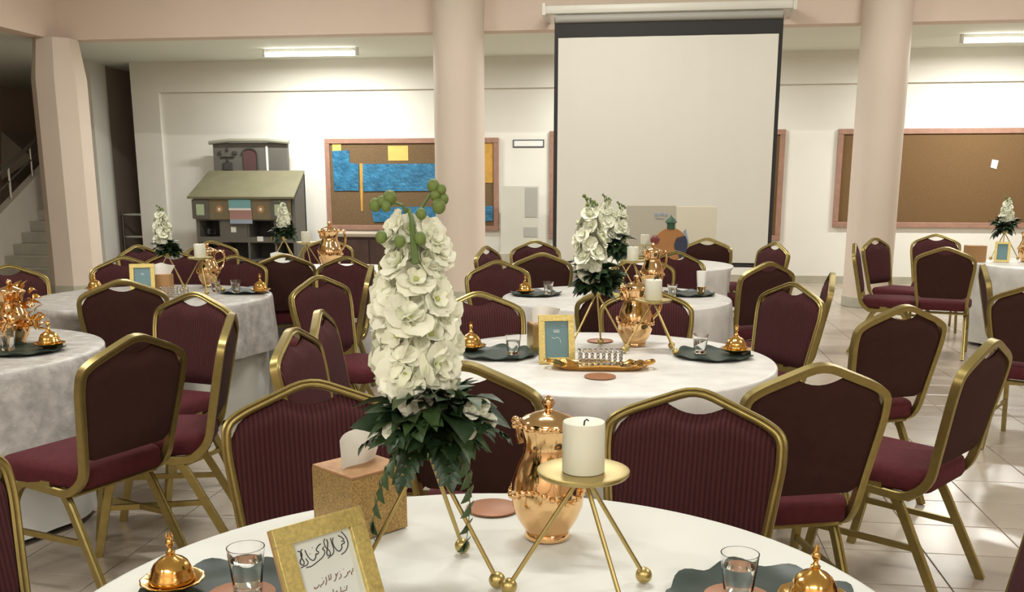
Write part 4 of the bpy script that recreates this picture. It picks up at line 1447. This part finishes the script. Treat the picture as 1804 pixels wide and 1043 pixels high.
burner(459, 515, 'on the leaf mat ' + wE, z=ZO + .008)
crystal_dish(sit(308, 521, ZO), rzc(0), .8, 'small cut glass dish before the tissue box on the play-shop table')
burner(168, 512, 'left of the picture frame ' + wE, z=ZO)
# ================================================================== TABLE BY THE EMPTY CORKBOARD
wF = 'on ' + TF
photo_frame(sit(1764, 462), rzc(-26), .13, .19, .022, math.radians(12), 'leaning white-gold frame with a blue card on the corkboard table', 'card_blue')
tissue_box(sit(1716, 461), rzc(0), .16, .12, .15, 'brown cardboard tissue box on the corkboard table', 'wood_edge', tissue=False, lid='wood_edge')
flowers(1765, 457, wF, FL3, s=1.0, sz=1.0)
jug(1808, 461, wF)
# ================================================================== TABLE BY THE BROWN COUNTER
wH = 'on ' + TH
jug(583, 474, wH, rot=40, s=1.25)
candle_stand(541, 476, wH)
flowers(503, 470, wH, FL3, s=.95, sz=.95)
tissue_box(sit(490, 482), rzc(0), .17, .12, .10, 'white tissue box with a raised tissue on the counter table', 'paper', lid='paper')
leafmat(575, 487, 'before the jug ' + wH)
# ================================================================== TABLE WITH THE ORANGE DISC
p = atd(1180, 458, 8.75)
p.z = ZT
t = thing('orange_display', 'round orange and navy cut-out disc with a small green dome on top', 'display disc', p, rzc(0))
ob('disc', MB().lathe([(.0, -.012), (.150, -.012), (.153, 0), (.150, .012), (0, .012)], 36).xf(Matrix.Translation((0, 0, .17)) @ Matrix.Rotation(PI / 2, 4, 'X')).mesh('disc', 'orange', True, 30), t)
npoly = [(.152 * math.cos(a), .152 * math.sin(a)) for a in [math.radians(q) for q in range(-55, 40, 8)]] + [(.05, .06), (.03, 0), (.04, -.04), (.07, -.08)]
ob('navy_patch', MB().prism(npoly, 0, .006).xf(Matrix.Translation((0, -.013, .17)) @ Matrix.Rotation(PI / 2, 4, 'X')).mesh('navy_patch', 'navy', False), t)
ob('dome_base', MB().lathe([(.034, .31), (.036, .315), (.036, .36), (.04, .362), (.04, .366), (.03, .366)], 16).mesh('dome_base', 'green_paint', True, 40), t)
ob('dome', MB().lathe([(.052, .366), (.054, .37), (.042, .392), (.02, .412), (.006, .424), (.003, .436), (0, .438)], 18).mesh('dome', 'green_paint', True, 40), t)
ob('foot', MB().box(-.09, .09, -.05, .05, 0, .022, .004).mesh('foot', 'orange', False), t)
q = atd(1153, 458, 8.5); q.z = ZT
t = thing('red_ball', 'dark red ball on a short stick before the projector screen', 'ball', q, 0)
ob('stick', MB().lathe([(.03, 0), (.03, .006), (.006, .01), (.006, .20)], 12).mesh('stick', 'brass'), t)
ob('ball', MB().sphere((0, 0, .23), .042, 16, 12).mesh('ball', 'red_paint'), t)
q = atd(1135, 458, 8.6); q.z = ZT
c = thing('candle', 'ivory pillar candle on a brass plate near the orange disc', 'candle', q + Vector((0, 0, .1825)), 0, 'pillar candles')
kit_place(CANDLE, c)
t = thing('candle_stand', 'low brass tripod candle stand near the orange disc', 'candle stand', q, 0, 'brass candle stands')
t.scale = (.78, .78, .78)
kit_place(STAND_C, t)
# boards standing behind, before the screen
q = cf(1.62, 10.2)
t = thing('display_board', 'beige and cream fold-out board with blue print standing before the screen', 'display board', q, rzc(0))
zb = atd(1145, 362, 10.2).z
for i, (u0, u1, m_, ang) in enumerate(((1103, 1190, 'beige_board', 4), (1190, 1262, 'cream_board', -4))):
    a, b = atd(u0, 400, 10.2), atd(u1, 400, 10.2)
    x0, x1 = (a - q).dot(CR), (b - q).dot(CR)
    ob('leaf_panel', MB().box(x0 + .003, x1 - .003, -.012, .012, .0, zb - (.0 if i == 0 else .01), .003).mesh('leaf_panel', m_, False), t)
a = (atd(1166, 378, 10.2) - q)
for k, (dx, dz, w_) in enumerate(((-.055, 0, .045), (0, .004, .04), (.045, -.002, .025), (-.02, -.028, .09))):
    ob('blue_print', MB().box(a.dot(CR) + dx - w_ / 2, a.dot(CR) + dx + w_ / 2, -.016, -.011, a.z + dz - .012, a.z + dz + (.012 if k < 3 else -.005)).mesh('blue_print', 'pale_blue', False), t)
b = (atd(1207, 425, 10.2) - q)
ob('blue_fin', MB().add([(b.dot(CR) - .03, -.016, b.z + .10), (b.dot(CR) + .0, -.016, b.z + .13), (b.dot(CR) + .06, -.016, b.z - .10), (b.dot(CR) + .02, -.016, b.z - .10), (b.dot(CR) - .03, -.011, b.z + .10), (b.dot(CR) + .0, -.011, b.z + .13), (b.dot(CR) + .06, -.011, b.z - .10), (b.dot(CR) + .02, -.011, b.z - .10)],
                        [(0, 1, 2, 3), (4, 5, 6, 7), (0, 1, 5, 4), (1, 2, 6, 5), (2, 3, 7, 6), (3, 0, 4, 7)]).mesh('blue_fin', 'pale_blue', False), t)
